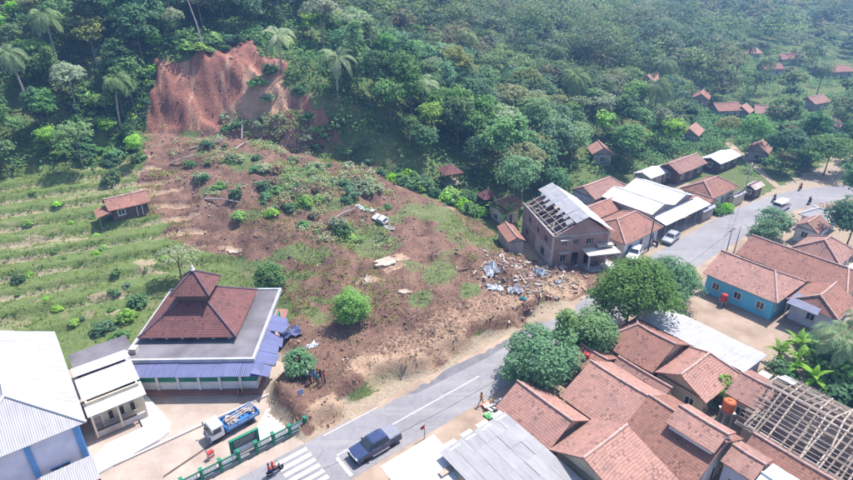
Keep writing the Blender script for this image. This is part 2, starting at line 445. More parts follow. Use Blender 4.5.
# foliage
M['leaf_mid'] = leafmat('leaf_mid', (.050, .105, .045), (.10, .17, .07))
M['leaf_dark'] = leafmat('leaf_dark', (.030, .070, .040), (.06, .115, .06))
M['leaf_blue'] = leafmat('leaf_bluegreen', (.045, .10, .060), (.10, .175, .10))
M['leaf_lime'] = leafmat('leaf_lime', (.10, .20, .045), (.17, .28, .075))
M['leaf_olive'] = leafmat('leaf_olive', (.085, .105, .045), (.15, .17, .08))
M['leaf_grey'] = leafmat('leaf_greygreen', (.095, .125, .085), (.17, .205, .14))
M['leaf_dry'] = leafmat('leaf_dry', (.075, .06, .042), (.13, .105, .075), .15)
M['leaf_palm'] = leafmat('leaf_palm', (.05, .085, .04), (.10, .14, .075), .25)
M['leaf_banana'] = leafmat('leaf_banana', (.06, .12, .03), (.10, .17, .05), .35)
M['grass'] = leafmat('grass_blade', (.06, .085, .028), (.11, .135, .05), .3)
M['straw'] = leafmat('straw', (.125, .10, .068), (.19, .16, .115), .2)
# the ground: vertex colour 'zone' = (slide soil, pale dry soil, terrace field)
M['ground'], _t, _b = newmat('ground_earth')
_oc = coords(_t); _at = _t.nodes.new('ShaderNodeAttribute'); _at.attribute_name = 'zone'
_sp = _t.nodes.new('ShaderNodeSeparateColor'); _t.links.new(_at.outputs['Color'], _sp.inputs[0])
_a2 = _t.nodes.new('ShaderNodeAttribute'); _a2.attribute_name = 'zone2'
_s2 = _t.nodes.new('ShaderNodeSeparateColor'); _t.links.new(_a2.outputs['Color'], _s2.inputs[0])
nA = noise_(_t, _oc, .09, 6, .6); nB = noise_(_t, _oc, .55, 6, .65); nC = noise_(_t, _oc, 2.6, 6, .7); nD = noise_(_t, _oc, 9, 4, .7)
_mp = _t.nodes.new('ShaderNodeMapping'); _mp.inputs['Rotation'].default_value = (0, 0, -ROADA); _mp.inputs['Scale'].default_value = (.55, .07, .1); _t.links.new(_oc, _mp.inputs[0]); nS = noise_(_t, _mp.outputs[0], 1.0, 6, .65)
def jit(x, n, amt=.8):
    return math_(_t, 'SUBTRACT', math_(_t, 'ADD', x, math_(_t, 'MULTIPLY', n, amt)), amt*.5)
def edge(x, lo=.42, hi=.58): return ramp(_t, x, [(lo, (0, 0, 0)), (hi, (1, 1, 1))])
veg = mixc(_t, edge(nC, .40, .62), (.075, .11, .04), (.14, .175, .065))
veg = mixc(_t, edge(nB, .52, .70), veg, (.19, .17, .095))
soil = mixc(_t, edge(nB, .36, .64), (.135, .075, .054), (.21, .122, .088))
soil = mixc(_t, math_(_t, 'MULTIPLY', edge(nC, .42, .66), .7), soil, (.245, .16, .125))
soil = mixc(_t, math_(_t, 'MULTIPLY', edge(nD, .55, .72), .5), soil, (.10, .06, .048))
_mf = _t.nodes.new('ShaderNodeMapping'); _mf.inputs['Rotation'].default_value = (0, 0, -ROADA+.25); _mf.inputs['Scale'].default_value = (.32, .06, .1); _t.links.new(_oc, _mf.inputs[0]); nF = noise_(_t, _mf.outputs[0], 1.0, 6, .65)
soil = mixc(_t, math_(_t, 'MULTIPLY', edge(nF, .50, .62), .55), soil, (.095, .055, .043)); soil = mixc(_t, math_(_t, 'MULTIPLY', ramp(_t, nF, [(.36, (1, 1, 1)), (.44, (0, 0, 0))]), .5), soil, (.27, .175, .125))
pale = mixc(_t, edge(nB, .35, .65), (.32, .21, .142), (.44, .31, .215))
pale = mixc(_t, math_(_t, 'MULTIPLY', edge(nD, .5, .7), .6), pale, (.27, .20, .15))
soil = mixc(_t, edge(jit(_sp.outputs[1], nC, .9)), soil, pale)
soil = mixc(_t, edge(jit(_s2.outputs[1], nB, .5)), soil, mixc(_t, math_(_t, 'MULTIPLY', edge(math_(_t, 'ADD', nS, math_(_t, 'MULTIPLY', _sp.outputs[1], .36)), .52, .66), .85), mixc(_t, edge(nC, .4, .65), (.225, .095, .07), (.34, .17, .125)), (.46, .285, .19)))   # red scar face
gpat = mixc(_t, edge(nC, .38, .62), (.085, .125, .045), (.17, .20, .085))
soil = mixc(_t, edge(jit(_s2.outputs[0], nC, 1.0), .45, .6), soil, gpat)                                                 # grass left on the slide
field = mixc(_t, edge(nC, .36, .62), (.085, .135, .042), (.16, .20, .07))
field = mixc(_t, edge(nB, .56, .70), field, (.22, .19, .115))
cc = mixc(_t, edge(jit(_sp.outputs[2], nC, .4)), veg, field)
cc = mixc(_t, math_(_t, 'MULTIPLY', edge(jit(_sp.outputs[1], nC, .6), .45, .6), .75), cc, mixc(_t, edge(nC, .4, .6), (.30, .23, .155), (.42, .34, .24)))
cc = mixc(_t, edge(jit(_s2.outputs[2], nC, .5)), cc, mixc(_t, edge(nC, .4, .65), (.30, .235, .17), (.40, .33, .25)))      # trodden earth of the village
cc = mixc(_t, edge(jit(_sp.outputs[0], nC, .45)), cc, soil)
_t.links.new(cc, _b.inputs['Base Color']); _b.inputs['Roughness'].default_value = .95; spec(_b, .1)
_h = math_(_t, 'ADD', math_(_t, 'MULTIPLY', nC, .7), math_(_t, 'MULTIPLY', nD, .35))
bump(_t, _b, _h, .9, .35)
# asphalt
M['asphalt'], _t, _b = newmat('asphalt'); _oc = coords(_t)
_n1 = noise_(_t, _oc, .12, 5); _n2 = noise_(_t, _oc, 1.1, 5, .6); _n3 = noise_(_t, _oc, 40, 2)
_c = ramp(_t, math_(_t, 'ADD', math_(_t, 'MULTIPLY', _n1, .6), math_(_t, 'MULTIPLY', _n2, .4)), [(.38, (.19, .183, .195)), (.62, (.262, .252, .265))])
_mp = _t.nodes.new('ShaderNodeMapping'); _mp.inputs['Rotation'].default_value = (0, 0, -ROADA); _mp.inputs['Scale'].default_value = (.04, .9, 1); _t.links.new(_oc, _mp.inputs[0]); _n4 = noise_(_t, _mp.outputs[0], 1.0, 5, .6)
_c = mixc(_t, math_(_t, 'MULTIPLY', edge(_n4, .48, .68), .45), _c, (.34, .315, .30))
_c = mixc(_t, math_(_t, 'MULTIPLY', edge(_n2, .60, .68), .35), _c, (.13, .125, .135))
_vo = _t.nodes.new('ShaderNodeTexVoronoi'); _vo.feature = 'DISTANCE_TO_EDGE'; _vo.inputs['Scale'].default_value = .35; _t.links.new(_oc, _vo.inputs[0])
_c = mixc(_t, math_(_t, 'MULTIPLY', ramp(_t, _vo.outputs[0], [(0, (1, 1, 1)), (.012, (0, 0, 0))]), .5), _c, (.09, .085, .09))
_c = mixc(_t, math_(_t, 'MULTIPLY', _n3, .25), _c, (.13, .125, .13))
_t.links.new(_c, _b.inputs['Base Color']); _b.inputs['Roughness'].default_value = .85; spec(_b, .25); bump(_t, _b, _n3, .25, .01)
M['roadpaint'] = pm('road_paint', (.74, .73, .72), (.42, .41, .41), 2.4, .7, .1)
M['dirt'] = pm('yard_dirt', (.36, .275, .21), (.24, .175, .13), .35, .95, .5, 0, 6)
M['yardpave'] = pm('yard_paving', (.40, .335, .285), (.29, .225, .185), .28, .9, .3, 0, 4)
M['gravel'] = pm('gravel', (.42, .375, .33), (.29, .25, .215), .5, .95, .6, 0, 9)

FARL = [leafmat('leaf_far', c1, c2) for c1, c2 in (((.05, .10, .04), (.10, .165, .065)), ((.032, .07, .035), (.065, .115, .055)), ((.075, .115, .035), (.14, .19, .065)), ((.10, .155, .04), (.165, .235, .07)), ((.08, .095, .045), (.14, .155, .08)),
        ((.095, .12, .075), (.165, .195, .125)), ((.04, .09, .055), (.09, .155, .095)), ((.045, .08, .03), (.08, .13, .05)), ((.10, .095, .055), (.16, .15, .09)))]

# ------------------------------------------------------------------ ground sheet
def grade(lo, hi, f0, f1, step, growth=1.12):
    a = list(np.arange(f0, f1+1e-6, step)); x, d = f1, step
    while x < hi: d *= growth; x += d; a.append(x)
    x, d = f0, step; pre = []
    while x > lo: d *= growth; x -= d; pre.append(x)
    return np.array(pre[::-1]+a)
gx = grade(-700, 900, -88, 55, .42); gy = grade(-120, 1100, 38, 138, .42)
XX, YY = np.meshgrid(gx, gy); ZZ = hz(XX, YY)
nx, ny = len(gx), len(gy)
me = bpy.data.meshes.new('ground')
co = np.stack([XX, YY, ZZ], -1).reshape(-1, 3).astype(np.float32)
idx = np.arange(nx*ny).reshape(ny, nx)
q = np.stack([idx[:-1, :-1], idx[:-1, 1:], idx[1:, 1:], idx[1:, :-1]], -1).reshape(-1, 4)
me.vertices.add(nx*ny); me.vertices.foreach_set('co', co.ravel())
me.loops.add(q.size); me.loops.foreach_set('vertex_index', q.ravel().astype(np.int32))
me.polygons.add(len(q)); me.polygons.foreach_set('loop_start', np.arange(0, q.size, 4, dtype=np.int32))
me.polygons.foreach_set('use_smooth', np.ones(len(q), bool)); me.update(calc_edges=True); me.validate()
fx, fy = XX.ravel(), YY.ravel(); s_, t_ = ST(fx, fy); tl_ = -t_
soilm = slide_mask(fx, fy)
def blob(u, v, ru, rv, amt=1.0, sharp=.1):
    """soft patch at a photo pixel, sized in photo pixels, laid on the ground"""
    c = P(u, v); a = P(u+ru, v); b = P(u, v-rv)
    ea = Vector((a.x-c.x, a.y-c.y)); eb = Vector((b.x-c.x, b.y-c.y))
    det = ea.x*eb.y-ea.y*eb.x
    dx, dy = fx-c.x, fy-c.y
    p_ = (dx*eb.y-dy*eb.x)/det; q_ = (ea.x*dy-ea.y*dx)/det
    return amt*sst(1.0, sharp, np.sqrt(p_*p_+q_*q_))
# pale dry soil: toe by the road, sandy flats
pale = np.zeros_like(fx)
for a in ((400, 372, 95, 30), (330, 410, 40, 25), (455, 350, 40, 26), (395, 262, 26, 10), (368, 280, 24, 8), (405, 292, 15, 6), (230, 250, 22, 7),
          (266, 95, 36, 36, 1.0), (240, 112, 30, 18, .9), (432, 210, 40, 8), (560, 285, 45, 18), (60, 240, 62, 5), (145, 262, 22, 7), (155, 272, 26, 6), (108, 295, 40, 6), (120, 312, 30, 5), (145, 192, 30, 5)):
    pale = np.maximum(pale, blob(*a))
pale = np.maximum(pale, soilm*sst(14, 4, tl_)*sst(-3, 3, s_)*sst(36, 30, s_)*.5)
zz0 = smooth_interp(s_, ZF_T)*(np.clip((tl_-smooth_interp(s_, T0_T))/np.maximum(smooth_interp(s_, TF_T)-smooth_interp(s_, T0_T), 2), 0, 1)**1.15)/1.0
zz0 = zz0+(fbm(fx*.06, fy*.06, 2, 5)-.5)*.5*sst(3, -5, s_)*sst(34, 37, tl_)*sst(79, 74, tl_); fr0 = zz0-np.floor(zz0)
ris = sst(.60, .72, fr0)*sst(1.0, .9, fr0)*sst(3, -4, s_)*sst(36, 40, tl_)*sst(75, 71, tl_)*(.25+.6*fbm(fx*.08, fy*.08, 3, 95))
stp = np.floor(zz0); seg = np.floor(s_/9+_hash(stp, stp*0+3, 4)*5)
pale = np.maximum(pale, ris*1.1); pale = np.maximum(pale, (_hash(stp, seg, 12) > .72)*.5*sst(.78, .6, fr0)*sst(.02, .12, fr0)*sst(3, -4, s_)*sst(36, 40, tl_)*sst(75, 71, tl_))
gr = np.zeros_like(fx)
for a in ((330, 205, 62, 16), (365, 185, 30, 16), (240, 160, 40, 14), (300, 175, 60, 18), (250, 215, 46, 10), (345, 232, 26, 20), (290, 250, 60, 12), (320, 300, 30, 8), (190, 135, 26, 10),
          (470, 290, 24, 14), (440, 270, 36, 26), (380, 240, 40, 14), (210, 190, 26, 10), (300, 275, 40, 9), (420, 300, 26, 14), (340, 150, 24, 10)):
    gr = np.maximum(gr, blob(*a, .82))
gr = np.maximum(gr, .62*soilm*sst(.48, .60, fbm(fx*.1, fy*.1, 4, 77))*sst(10, 18, tl_)*sst(62, 55, tl_))
d_ = tl_-smooth_interp(s_, TF_T)
scarface = sst(6.5, 10, d_)*soilm
field = sst(3, -6, s_)*sst(25, 34, tl_)*sst(84, 76, tl_)
# bright rice fields in the far valley
for a in ((845, 60, 22, 9), (795, 58, 26, 5), (775, 135, 30, 8), (790, 150, 24, 9)): field = np.maximum(field, blob(*a))
vill = sst(-2.5, -1.2, t_)*1.0
vill = np.maximum(vill, sst(19, 15, tl_)*sst(34, 42, s_)*sst(94, 86, s_))
vill = np.maximum(vill, sst(22, 16, tl_)*sst(2, -6, s_))
def attr(name, r, g, b):
    ca = me.color_attributes.new(name, 'FLOAT_COLOR', 'POINT')
    ca.data.foreach_set('color', np.stack([r, g, b, np.ones_like(r)], -1).astype(np.float32).ravel())
attr('zone', soilm, pale, field); attr('zone2', gr, scarface, vill)
me.materials.append(M['ground'])
ground = bpy.data.objects.new('ground', me); col.objects.link(ground); struct(ground)

# ------------------------------------------------------------------ road
# keep the straight stretch exactly on t = 0
LE = [tuple(W(s, 0).xy) for s in (-110, -70, -40, -15, 5, 22, 38)] + [tuple(W(56, -1.2).xy), tuple(W(84, -1.8).xy), tuple(W(100, .2).xy), tuple(W(114, 6).xy), tuple(W(128, 16).xy), tuple(W(150, 40).xy), tuple(W(185, 80).xy)]
def catmull(pts, n=10):
    out = []; pts = [Vector(p).to_2d() for p in pts]
    for i in range(len(pts)-1):
        p0, p1, p2, p3 = pts[max(i-1, 0)], pts[i], pts[i+1], pts[min(i+2, len(pts)-1)]
        for k in range(n):
            t = k/n
            out.append(.5*((2*p1)+(p2-p0)*t+(2*p0-5*p1+4*p2-p3)*t*t+(3*p1-p0-3*p2+p3)*t**3))
    out.append(pts[-1]); return out
le = catmull(LE)
nor = []
for i in range(len(le)):
    d = (le[min(i+1, len(le)-1)]-le[max(i-1, 0)]).normalized(); nor.append(Vector((d.y, -d.x)))
RW = 6.7
def strip(name, mat, o0, o1, z, i0=0, i1=None, th=0, parent=None):
    mb = MB(); rng = list(range(i0, len(le) if i1 is None else i1))
    for a, b in zip(rng, rng[1:]):
        A0 = le[a]+nor[a]*o0; A1 = le[a]+nor[a]*o1; B0 = le[b]+nor[b]*o0; B1 = le[b]+nor[b]*o1
        if th: mb.slab([(*A0, z), (*A1, z), (*B1, z), (*B0, z)], th)
        else: mb.poly([(*A0, z), (*A1, z), (*B1, z), (*B0, z)])
    return mb.build(name, mat, parent)
road = struct(strip('road', M['asphalt'], 0, RW, .024))
struct(strip('road_shoulder', M['dirt'], RW-.3, RW+2.3, .012))
struct(strip('road_verge', M['yardpave'], -1.5, .25, .014, 0, 34))
def sheet(name, mat, pts, z, th=0, kind='structure'):
    mb = MB()
    if th: mb.slab([(p.x, p.y, z) for p in pts], th)
    else: mb.poly([(p.x, p.y, z) for p in pts])
    o = mb.build(name, mat); o['kind'] = kind; return o
def rect_st(s0, s1, t0, t1): return [W(s0, t0), W(s1, t0), W(s1, t1), W(s0, t1)]
# painted markings: each stripe is a piece of the road
mz = .029
def mark(name, s0, s1, t0, t1): return MB().poly([W(s0, t0, mz), W(s0, t1, mz), W(s1, t1, mz), W(s1, t0, mz)][::1]).build(name, M['roadpaint'], road)
for k in range(7): mark('zebra_stripe', -11.9, -8.6, .5+k*.86, .5+k*.86+.46)
mark('stop_line', -7.0, -6.68, 3.62, 6.35)
mark('centre_line', -6.68, 12.4, 3.3, 3.43)
for a in (38.0, 47.0): mark('centre_line', a, a+3.6, 3.3, 3.42)
mark('edge_line', -6.5, 0.2, .22, .31); mark('edge_line', -20, -13, 3.3, 3.42)
struct(MB().poly([W(3.2, .30, .0275), W(5, 1.15, .0275), W(15, 1.45, .0275), W(24, 1.0, .0275), W(30, .15, .0275), W(20, .08, .0275), W(8, .1, .0275)]).build('road_patch', pm('dark_asphalt_patch', (.17, .165, .18), (.12, .115, .125), .8, .85)))
random.seed(61)
for a0, a1, amp in ((-3, 10, 1.0), (12, 24, .8), (24, 37, 1.6)):       # mud washed onto the carriageway
    n_ = 44; top = [W(a0+(a1-a0)*k/n_, -.3, .0285) for k in range(n_+1)]
    low = [W(a0+(a1-a0)*k/n_, .12+amp*math.sin(math.pi*k/n_)*float(.1+1.5*fbm(np.array([a0+k*.35]), np.array([3.3]), 3, 17)[0]**2), .0285) for k in range(n_+1)]
    mb = MB()
    for k in range(n_): mb.poly([top[k], low[k], low[k+1], top[k+1]])
    struct(mb.build('road_mud', M['dirt']))
# yards
struct(sheet('mosque_yard', M['yardpave'], [W(-40, -2.2), W(-3.5, -2.2), W(-2.0, -8), W(-5.5, -15), W(-12, -21), W(-30, -30), W(-44, -26)], .018))
wy = [W(-13.6, -3.0), W(-6.3, -2.6), W(-5.0, -5.4), W(-6.0, -7.3), W(-9.6, -6.9)]
struct(sheet('concrete_apron', M['concrete_pale'], wy, .024))
struct(sheet('dirt_yard', M['dirt'], rect_st(38.5, 52.5, 7.8, 22), .016))
struct(sheet('shop_yard', M['dirt'], rect_st(1.2, 9, 7.4, 13), .020))
struct(sheet('gravel_yard', M['gravel'], [W(52, -2.6), W(77, -3.2), W(77, -7.5), W(60, -8), W(50, -6.5)], .018))
struct(sheet('village_path', M['dirt'], [W(101, -1.5), W(103.0, -1.5), W(125, -23), W(123.4, -24)], .03))
# low concrete drain edge running through the mosque yard
o = MB().obox(W(-30, -9.0, .0), W(-8, -9.0)-W(-30, -9.0), W(-30, -8.75)-W(-30, -9.0), (0, 0, .22)).build('drain_kerb', M['concrete_pale']); struct(o)
o = MB().obox(W(-21, -4.6, .0), W(-14, -6.2)-W(-21, -4.6), W(-21, -4.45)-W(-21, -4.6), (0, 0, .12)).build('drain_kerb', M['wood_dark']); struct(o)

# ------------------------------------------------------------------ buildings
def frame_st(s, t, z=0): return W(s, t, z)
def opening(root, o, ax, nrm, w_, h_, kind='window', fm='white', pm_='glass'):
    """window or door set on a wall: o = lower left corner on the wall face, ax = unit along, nrm = outward"""
    o = Vector(o); ax = Vector(ax); nrm = Vector(nrm); Z = Vector((0, 0, 1)); b = .09
    fr = MB(); d = nrm*.07
    fr.obox(o, ax*w_, d, Z*b) if kind == 'window' else None
    fr.obox(o+Z*(h_-b), ax*w_, d, Z*b); fr.obox(o+Z*b, ax*b, d, Z*(h_-2*b)); fr.obox(o+Z*b+ax*(w_-b), ax*b, d, Z*(h_-2*b))
    if kind == 'window' and w_ > .9: fr.obox(o+ax*(w_/2-.03)+Z*b, ax*.06, d*.8, Z*(h_-2*b))
    f = fr.build(kind, M[fm], root)
    MB().obox(o+ax*b+Z*b, ax*(w_-2*b), nrm*.03, Z*(h_-2*b)).build('pane' if kind == 'window' else 'panel', M[pm_], f)
    if kind == 'window': MB().obox(o-ax*.08-Z*.07, ax*(w_+.16), nrm*.14, Z*.065).build('sill', M['concrete'], f)
    return f
def wall_ring(root, x0, x1, y0, y1, z0, z1, mat, th=.18, name='wall'):
    mb = MB()
    mb.box(x0, x1, y0, y0+th, z0, z1); mb.box(x0, x1, y1-th, y1, z0, z1)
    mb.box(x0, x0+th, y0+th, y1-th, z0, z1); mb.box(x1-th, x1, y0+th, y1-th, z0, z1)
    return mb.build(name, mat, root)
def auto_openings(root, x0, x1, y0, y1, z0, top, fm='white', doors=True):
    for (o, ax, nr, L) in (((x0, y0), (1, 0), (0, -1), x1-x0), ((x0, y1), (0, -1), (-1, 0), y1-y0), ((x1, y0), (0, 1), (1, 0), y1-y0)):
        nwin = max(1, int(L/2.6)); step = L/nwin
        for k in range(nwin):
            c = step*(k+.5)
            if doors and k == nwin//2 and nr == (0, -1):
                opening(root, (o[0]+ax[0]*(c-.45), o[1]+ax[1]*(c-.45), z0+.02), (*ax, 0), (*nr, 0), .9, min(2.05, top-z0-.2), 'door', fm, 'wood_dark')
            else:
                opening(root, (o[0]+ax[0]*(c-.55), o[1]+ax[1]*(c-.55), z0+.9), (*ax, 0), (*nr, 0), 1.1, min(1.15, top-z0-1.15), 'window', fm)
def roof_gable(root, a, b, ze, zr, axis, mat, h0=0, h1=0, th=.14, off=0.0, cap='ridge', fascia=True, sag=0.0):
    """roof over local rectangle +-a (x) by +-b (y). axis 'x' or 'y' = ridge direction; h0,h1 = hip run at the ends; off = ridge shift"""
    T = (lambda x, y, z: (x, y, z)) if axis == 'x' else (lambda x, y, z: (y, x, z))
    A, B = (a, b) if axis == 'x' else (b, a)
    r0, r1 = (-A+h0, off), (A-h1, off)
    mb = MB()
    N = 5                                            # slight waviness along the ridge so long roofs are not ruler straight
    def slope(sg):
        pe = []; pr = []
        for k in range(N+1):
            f = k/N; pe.append((-A+2*A*f, sg*B, ze-sag*math.sin(math.pi*f)+random.uniform(-.03, .03)))
            pr.append((r0[0]+(r1[0]-r0[0])*f, off, zr-sag*math.sin(math.pi*f)))
        for k in range(N): mb.slab([T(*pe[k]), T(*pe[k+1]), T(*pr[k+1]), T(*pr[k])], th)
    slope(-1); slope(1)
    if h0: mb.slab([T(-A, B, ze), T(-A, -B, ze), T(r0[0], off, zr)], th)
    if h1: mb.slab([T(A, -B, ze), T(A, B, ze), T(r1[0], off, zr)], th)
    rf = mb.build('roof', mat, root)
    lines = [((r0[0]-(0 if h0 else .05), off, zr), (r1[0]+(0 if h1 else .05), off, zr))]
    if h0: lines += [((r0[0], off, zr), (-A, B, ze)), ((r0[0], off, zr), (-A, -B, ze))]
    if h1: lines += [((r1[0], off, zr), (A, B, ze)), ((r1[0], off, zr), (A, -B, ze))]
    for p, q in lines:
        n_ = max(2, int((Vector(q)-Vector(p)).length/1.2))
        pts = [Vector(T(*(Vector(p).lerp(Vector(q), k/n_))))+Vector((0, 0, .04+random.uniform(-.015, .015)-(sag*math.sin(math.pi*k/n_) if p[2] == q[2] else 0))) for k in range(n_+1)]
        MB().tube(pts, .13, 6).build('ridge_cap', M[cap], rf)
    return rf
def gable_fill(root, A, B, z0, ze, zr, axis, mat, over, off=0, h0=0, h1=0):
    """triangular wall ends under a gable"""
    T = (lambda x, y, z: (x, y, z)) if axis == 'x' else (lambda x, y, z: (y, x, z))
    for sg, h in ((-1, h0), (1, h1)):
        if h: continue
        k = (B-over)/B; zz = ze+(zr-ze)*(1-k)-.15
        x = sg*(A-over)
        mb = MB(); pts = [T(x, -(B-over), ze-.25), T(x, (B-over), ze-.25), T(x, (B-over), zz), T(x, off, zr-.18), T(x, -(B-over), zz)]
        mb.slab(pts, .12, down=Vector(T(-sg*.15, 0, 0))); mb.build('gable', mat, root)
def house(name, label, s0, s1, t0, t1, ze, zr, axis='s', roof='tile', wall='cream', h0=0, h1=0, over=.55, z0=0.0, cat='house', group=None,
          cap='ridge', off=0.0, sag=.06, rz=None, openings=True, fm='white'):
    c = W((s0+s1)/2, (t0+t1)/2, z0); root = thing(name, label, cat, c, ROADA if rz is None else rz, group)
    a, b = (s1-s0)/2, (t1-t0)/2; ax = 'x' if axis == 's' else 'y'
    o_ = over
    zw = ze+(zr-ze)*(o_/(b if ax == 'x' else a))-.2
    wall_ring(root, -a+o_, a-o_, -b+o_, b-o_, 0, min(zw, ze+.1)-.0, M[wall])
    gable_fill(root, a if ax == 'x' else b, b if ax == 'x' else a, 0, ze, zr, ax, M[wall], o_, off, h0, h1)
    roof_gable(root, a, b, ze, zr, ax, M[roof], h0, h1, off=off, cap=cap, sag=sag)
    if openings: auto_openings(root, -a+o_, a-o_, -b+o_, b-o_, .1, ze, fm)
    return root
def sheet_run(root, A, B, C, D, nu, nv, mat, th=.035, jit=.02, name='roof_sheet', gap=.0):
    """roof of separate sheets over the quad A-B (eave) D-C (ridge)"""
    A, B, C, D = map(Vector, (A, B, C, D)); nn = (B-A).cross(D-A).normalized()
    if nn.z < 0: nn = -nn
    for j in range(nv):
        for i in range(nu):
            u0, u1, v0, v1 = i/nu, (i+1)/nu, j/nv, (j+1)/nv
            q = lambda u, v: (A.lerp(B, u)).lerp(D.lerp(C, u), v)
            lift = nn*(.012*((i+j) % 2)+.02*j/nv+random.uniform(0, jit))
            e = .0 if gap == 0 else gap
            tl = random.uniform(-jit, jit)
            mb = MB().slab([q(u0+e/nu, v0)+lift, q(u1-e/nu, v0)+lift+nn*tl, q(u1-e/nu, v1)+lift+nn*(tl+.01), q(u0+e/nu, v1)+lift+nn*.01], th)
            mb.build(name, mat, root)

# ---- mosque: flat slab round a two-tier pyramid, blue awning
mz0 = 0.0
pA, pB, pC = G(130, 363, 3.8), G(254, 359, 3.8), G(286, 289, 3.8)
m_rz = math.atan2((pB-pA).y, (pB-pA).x)
m_rz = .02; m_w = 14.8; m_d = 15.0
fr_c = pB                                        # front right corner of the slab
root = thing('mosque', 'mosque with two tiered dark red pyramid roof on a flat slab and a blue awning', 'mosque', (0, 0, 0), 0)
ex = Vector((math.cos(m_rz), math.sin(m_rz), 0)); ey = Vector((-math.sin(m_rz), math.cos(m_rz), 0))
mc = fr_c-ex*(m_w/2)+ey*(m_d/2); root.location = (mc.x, mc.y, 0); root.rotation_euler = (0, 0, m_rz)
a, b = m_w/2, m_d/2
MB().box(-a, a, -b, b, 3.45, 3.72).build('flat_roof', M['slabroof'], root)
pr = MB(); th = .28
pr.box(-a-.03, a+.03, -b-.03, -b+th, 3.40, 3.86); pr.box(-a-.03, a+.03, b-th, b+.03, 3.40, 3.86); pr.box(-a-.03, -a+th, -b+th, b-th, 3.40, 3.86); pr.box(a-th, a+.03, -b+th, b-th, 3.40, 3.86)
pr.build('parapet', pm('parapet_paint', (.44, .45, .52), (.30, .30, .35), .6, .8), root)
wall_ring(root, -a+1.0, a-1.0, -b+1.0, b-1.0, .35, 3.45, M['white'])
MB().box(-a+.96, a-.96, -b+.96, -b+.995, 1.75, 2.75).build('green_band', M['green'], root)
MB().box(a-.995, a-.96, -b+1.0, b-1.0, 1.75, 2.75).build('green_band', M['green'], root)
MB().box(-a-.3, a+.6, -b-1.6, b+.2, .02, .34).build('platform', M['terracotta'], root)
for k in range(6):
    x = -a+1.6+k*(m_w-3.2)/5
    MB().box(x-.14, x+.14, -b-1.0, -b-.66, .34, 3.0).build('column', M['white'], root)
for k in range(5):
    x = -a+2.2+k*(m_w-4.4)/4.6
    opening(root, (x, -b+1.0-.04, .5), (1, 0, 0), (0, -1, 0), 1.5, 2.1, 'door' if k == 2 else 'window', 'green', 'glass')
for k in range(4):
    opening(root, (a-.96, -b+2.4+k*3.4, 1.0), (0, 1, 0), (1, 0, 0), 1.5, 1.6, 'window', 'green', 'glass')
MB().box(-a+.2, a+.2, -b-.86, -b-.72, .34, 1.4).build('verandah_wall', M['white'], root); MB().box(-a+.2, a+.2, -b-.88, -b-.70, 1.4, 2.2).build('green_band', M['green'], root)
MB().box(a+.06, a+.2, -b-.70, b-3, .34, 1.4).build('verandah_wall', M['white'], root); MB().box(a+.04, a+.22, -b-.70, b-3, 1.4, 2.2).build('green_band', M['green'], root)
# awning sheets (front and right)
for k in range(7):
    x0 = -a-.6+k*(m_w+1.7)/7; x1 = -a-.6+(k+1)*(m_w+1.7)/7
    dz = random.uniform(-.05, .05)
    MB().slab([(x0, -b-1.9, 2.92+dz), (x1-.02, -b-1.9, 2.92+dz), (x1-.02, -b-.04, 3.42+dz), (x0, -b-.04, 3.42+dz)], .05).build('awning_sheet', M['sheet_blue'], root)
for k in range(6):
    y0 = -b-1.9+k*(m_d*.80)/6; y1 = -b-1.9+(k+1)*(m_d*.80)/6
    if k == 5: y1 -= .6
    dz = random.uniform(-.12, .1); dn = .0 if k < 3 else random.uniform(-.7, .1)
    MB().slab([(a+.04, y0, 3.38), (a+1.9+random.uniform(-.2, .4), y0, 2.8+dn), (a+1.9+random.uniform(-.3, .6), y1-.03, 2.75+dz+dn), (a+.04, y1-.03, 3.36)], .05).build('awning_sheet', M['sheet_blue'], root)
# lower pyramid
def mlocal(p): d = Vector((p.x-mc.x, p.y-mc.y, 0)); return Vector((d.dot(ex), d.dot(ey), 0))
f0, f1, f2 = mlocal(G(138, 338, 4.4)), mlocal(G(236, 338, 4.4)), mlocal(G(262, 290, 4.4))
px0, px1, py0, py1 = f0.x, f1.x, (f0.y+f1.y)/2, f2.y
pcx, pcy = (px0+px1)/2, (py0+py1)/2; hw, hd = (px1-px0)/2, (py1-py0)/2
wall_ring(root, px0+.9, px1-.9, py0+.9, py1-.9, 3.72, 4.75, M['dark'], .2, 'clerestory')
for k in range(6):
    for yy in (py0+.72, py1-.9):
        MB().box(px0+1.0+k*(px1-px0-2.3)/5, px0+1.3+k*(px1-px0-2.3)/5, yy, yy+.17, 3.72, 4.6).build('pillar', M['white'], root)
def frustum(name, cx, cy, w0, d0, z0, w1, d1, z1, mat, th=.12):
    mb = MB()
    c0 = [(cx-w0, cy-d0, z0), (cx+w0, cy-d0, z0), (cx+w0, cy+d0, z0), (cx-w0, cy+d0, z0)]
    c1 = [(cx-w1, cy-d1, z1), (cx+w1, cy-d1, z1), (cx+w1, cy+d1, z1), (cx-w1, cy+d1, z1)]
    for i in range(4):
        j = (i+1) % 4
        if w1 > .01: mb.slab([c0[i], c0[j], c1[j], c1[i]], th)
        else: mb.slab([c0[i], c0[j], c1[i]], th)
    rf = mb.build(name, mat, root)
    for i in range(4): MB().tube([Vector(c0[i])+Vector((0, 0, .04)), Vector(c1[i])+Vector((0, 0, .05))], .13, 6).build('hip_cap', M['ridge_dark'], rf)
    return rf
frustum('lower_roof', pcx, pcy, hw, hd, 4.45, 1.65, 1.65, 7.2, M['tile_red'])
wall_ring(root, pcx-1.6, pcx+1.6, pcy-1.6, pcy+1.6, 7.0, 8.5, M['wood_dark'], .15, 'drum')
frustum('upper_roof', pcx, pcy, 2.35, 2.35, 8.3, 0, 0, 10.5, M['tile_red'])
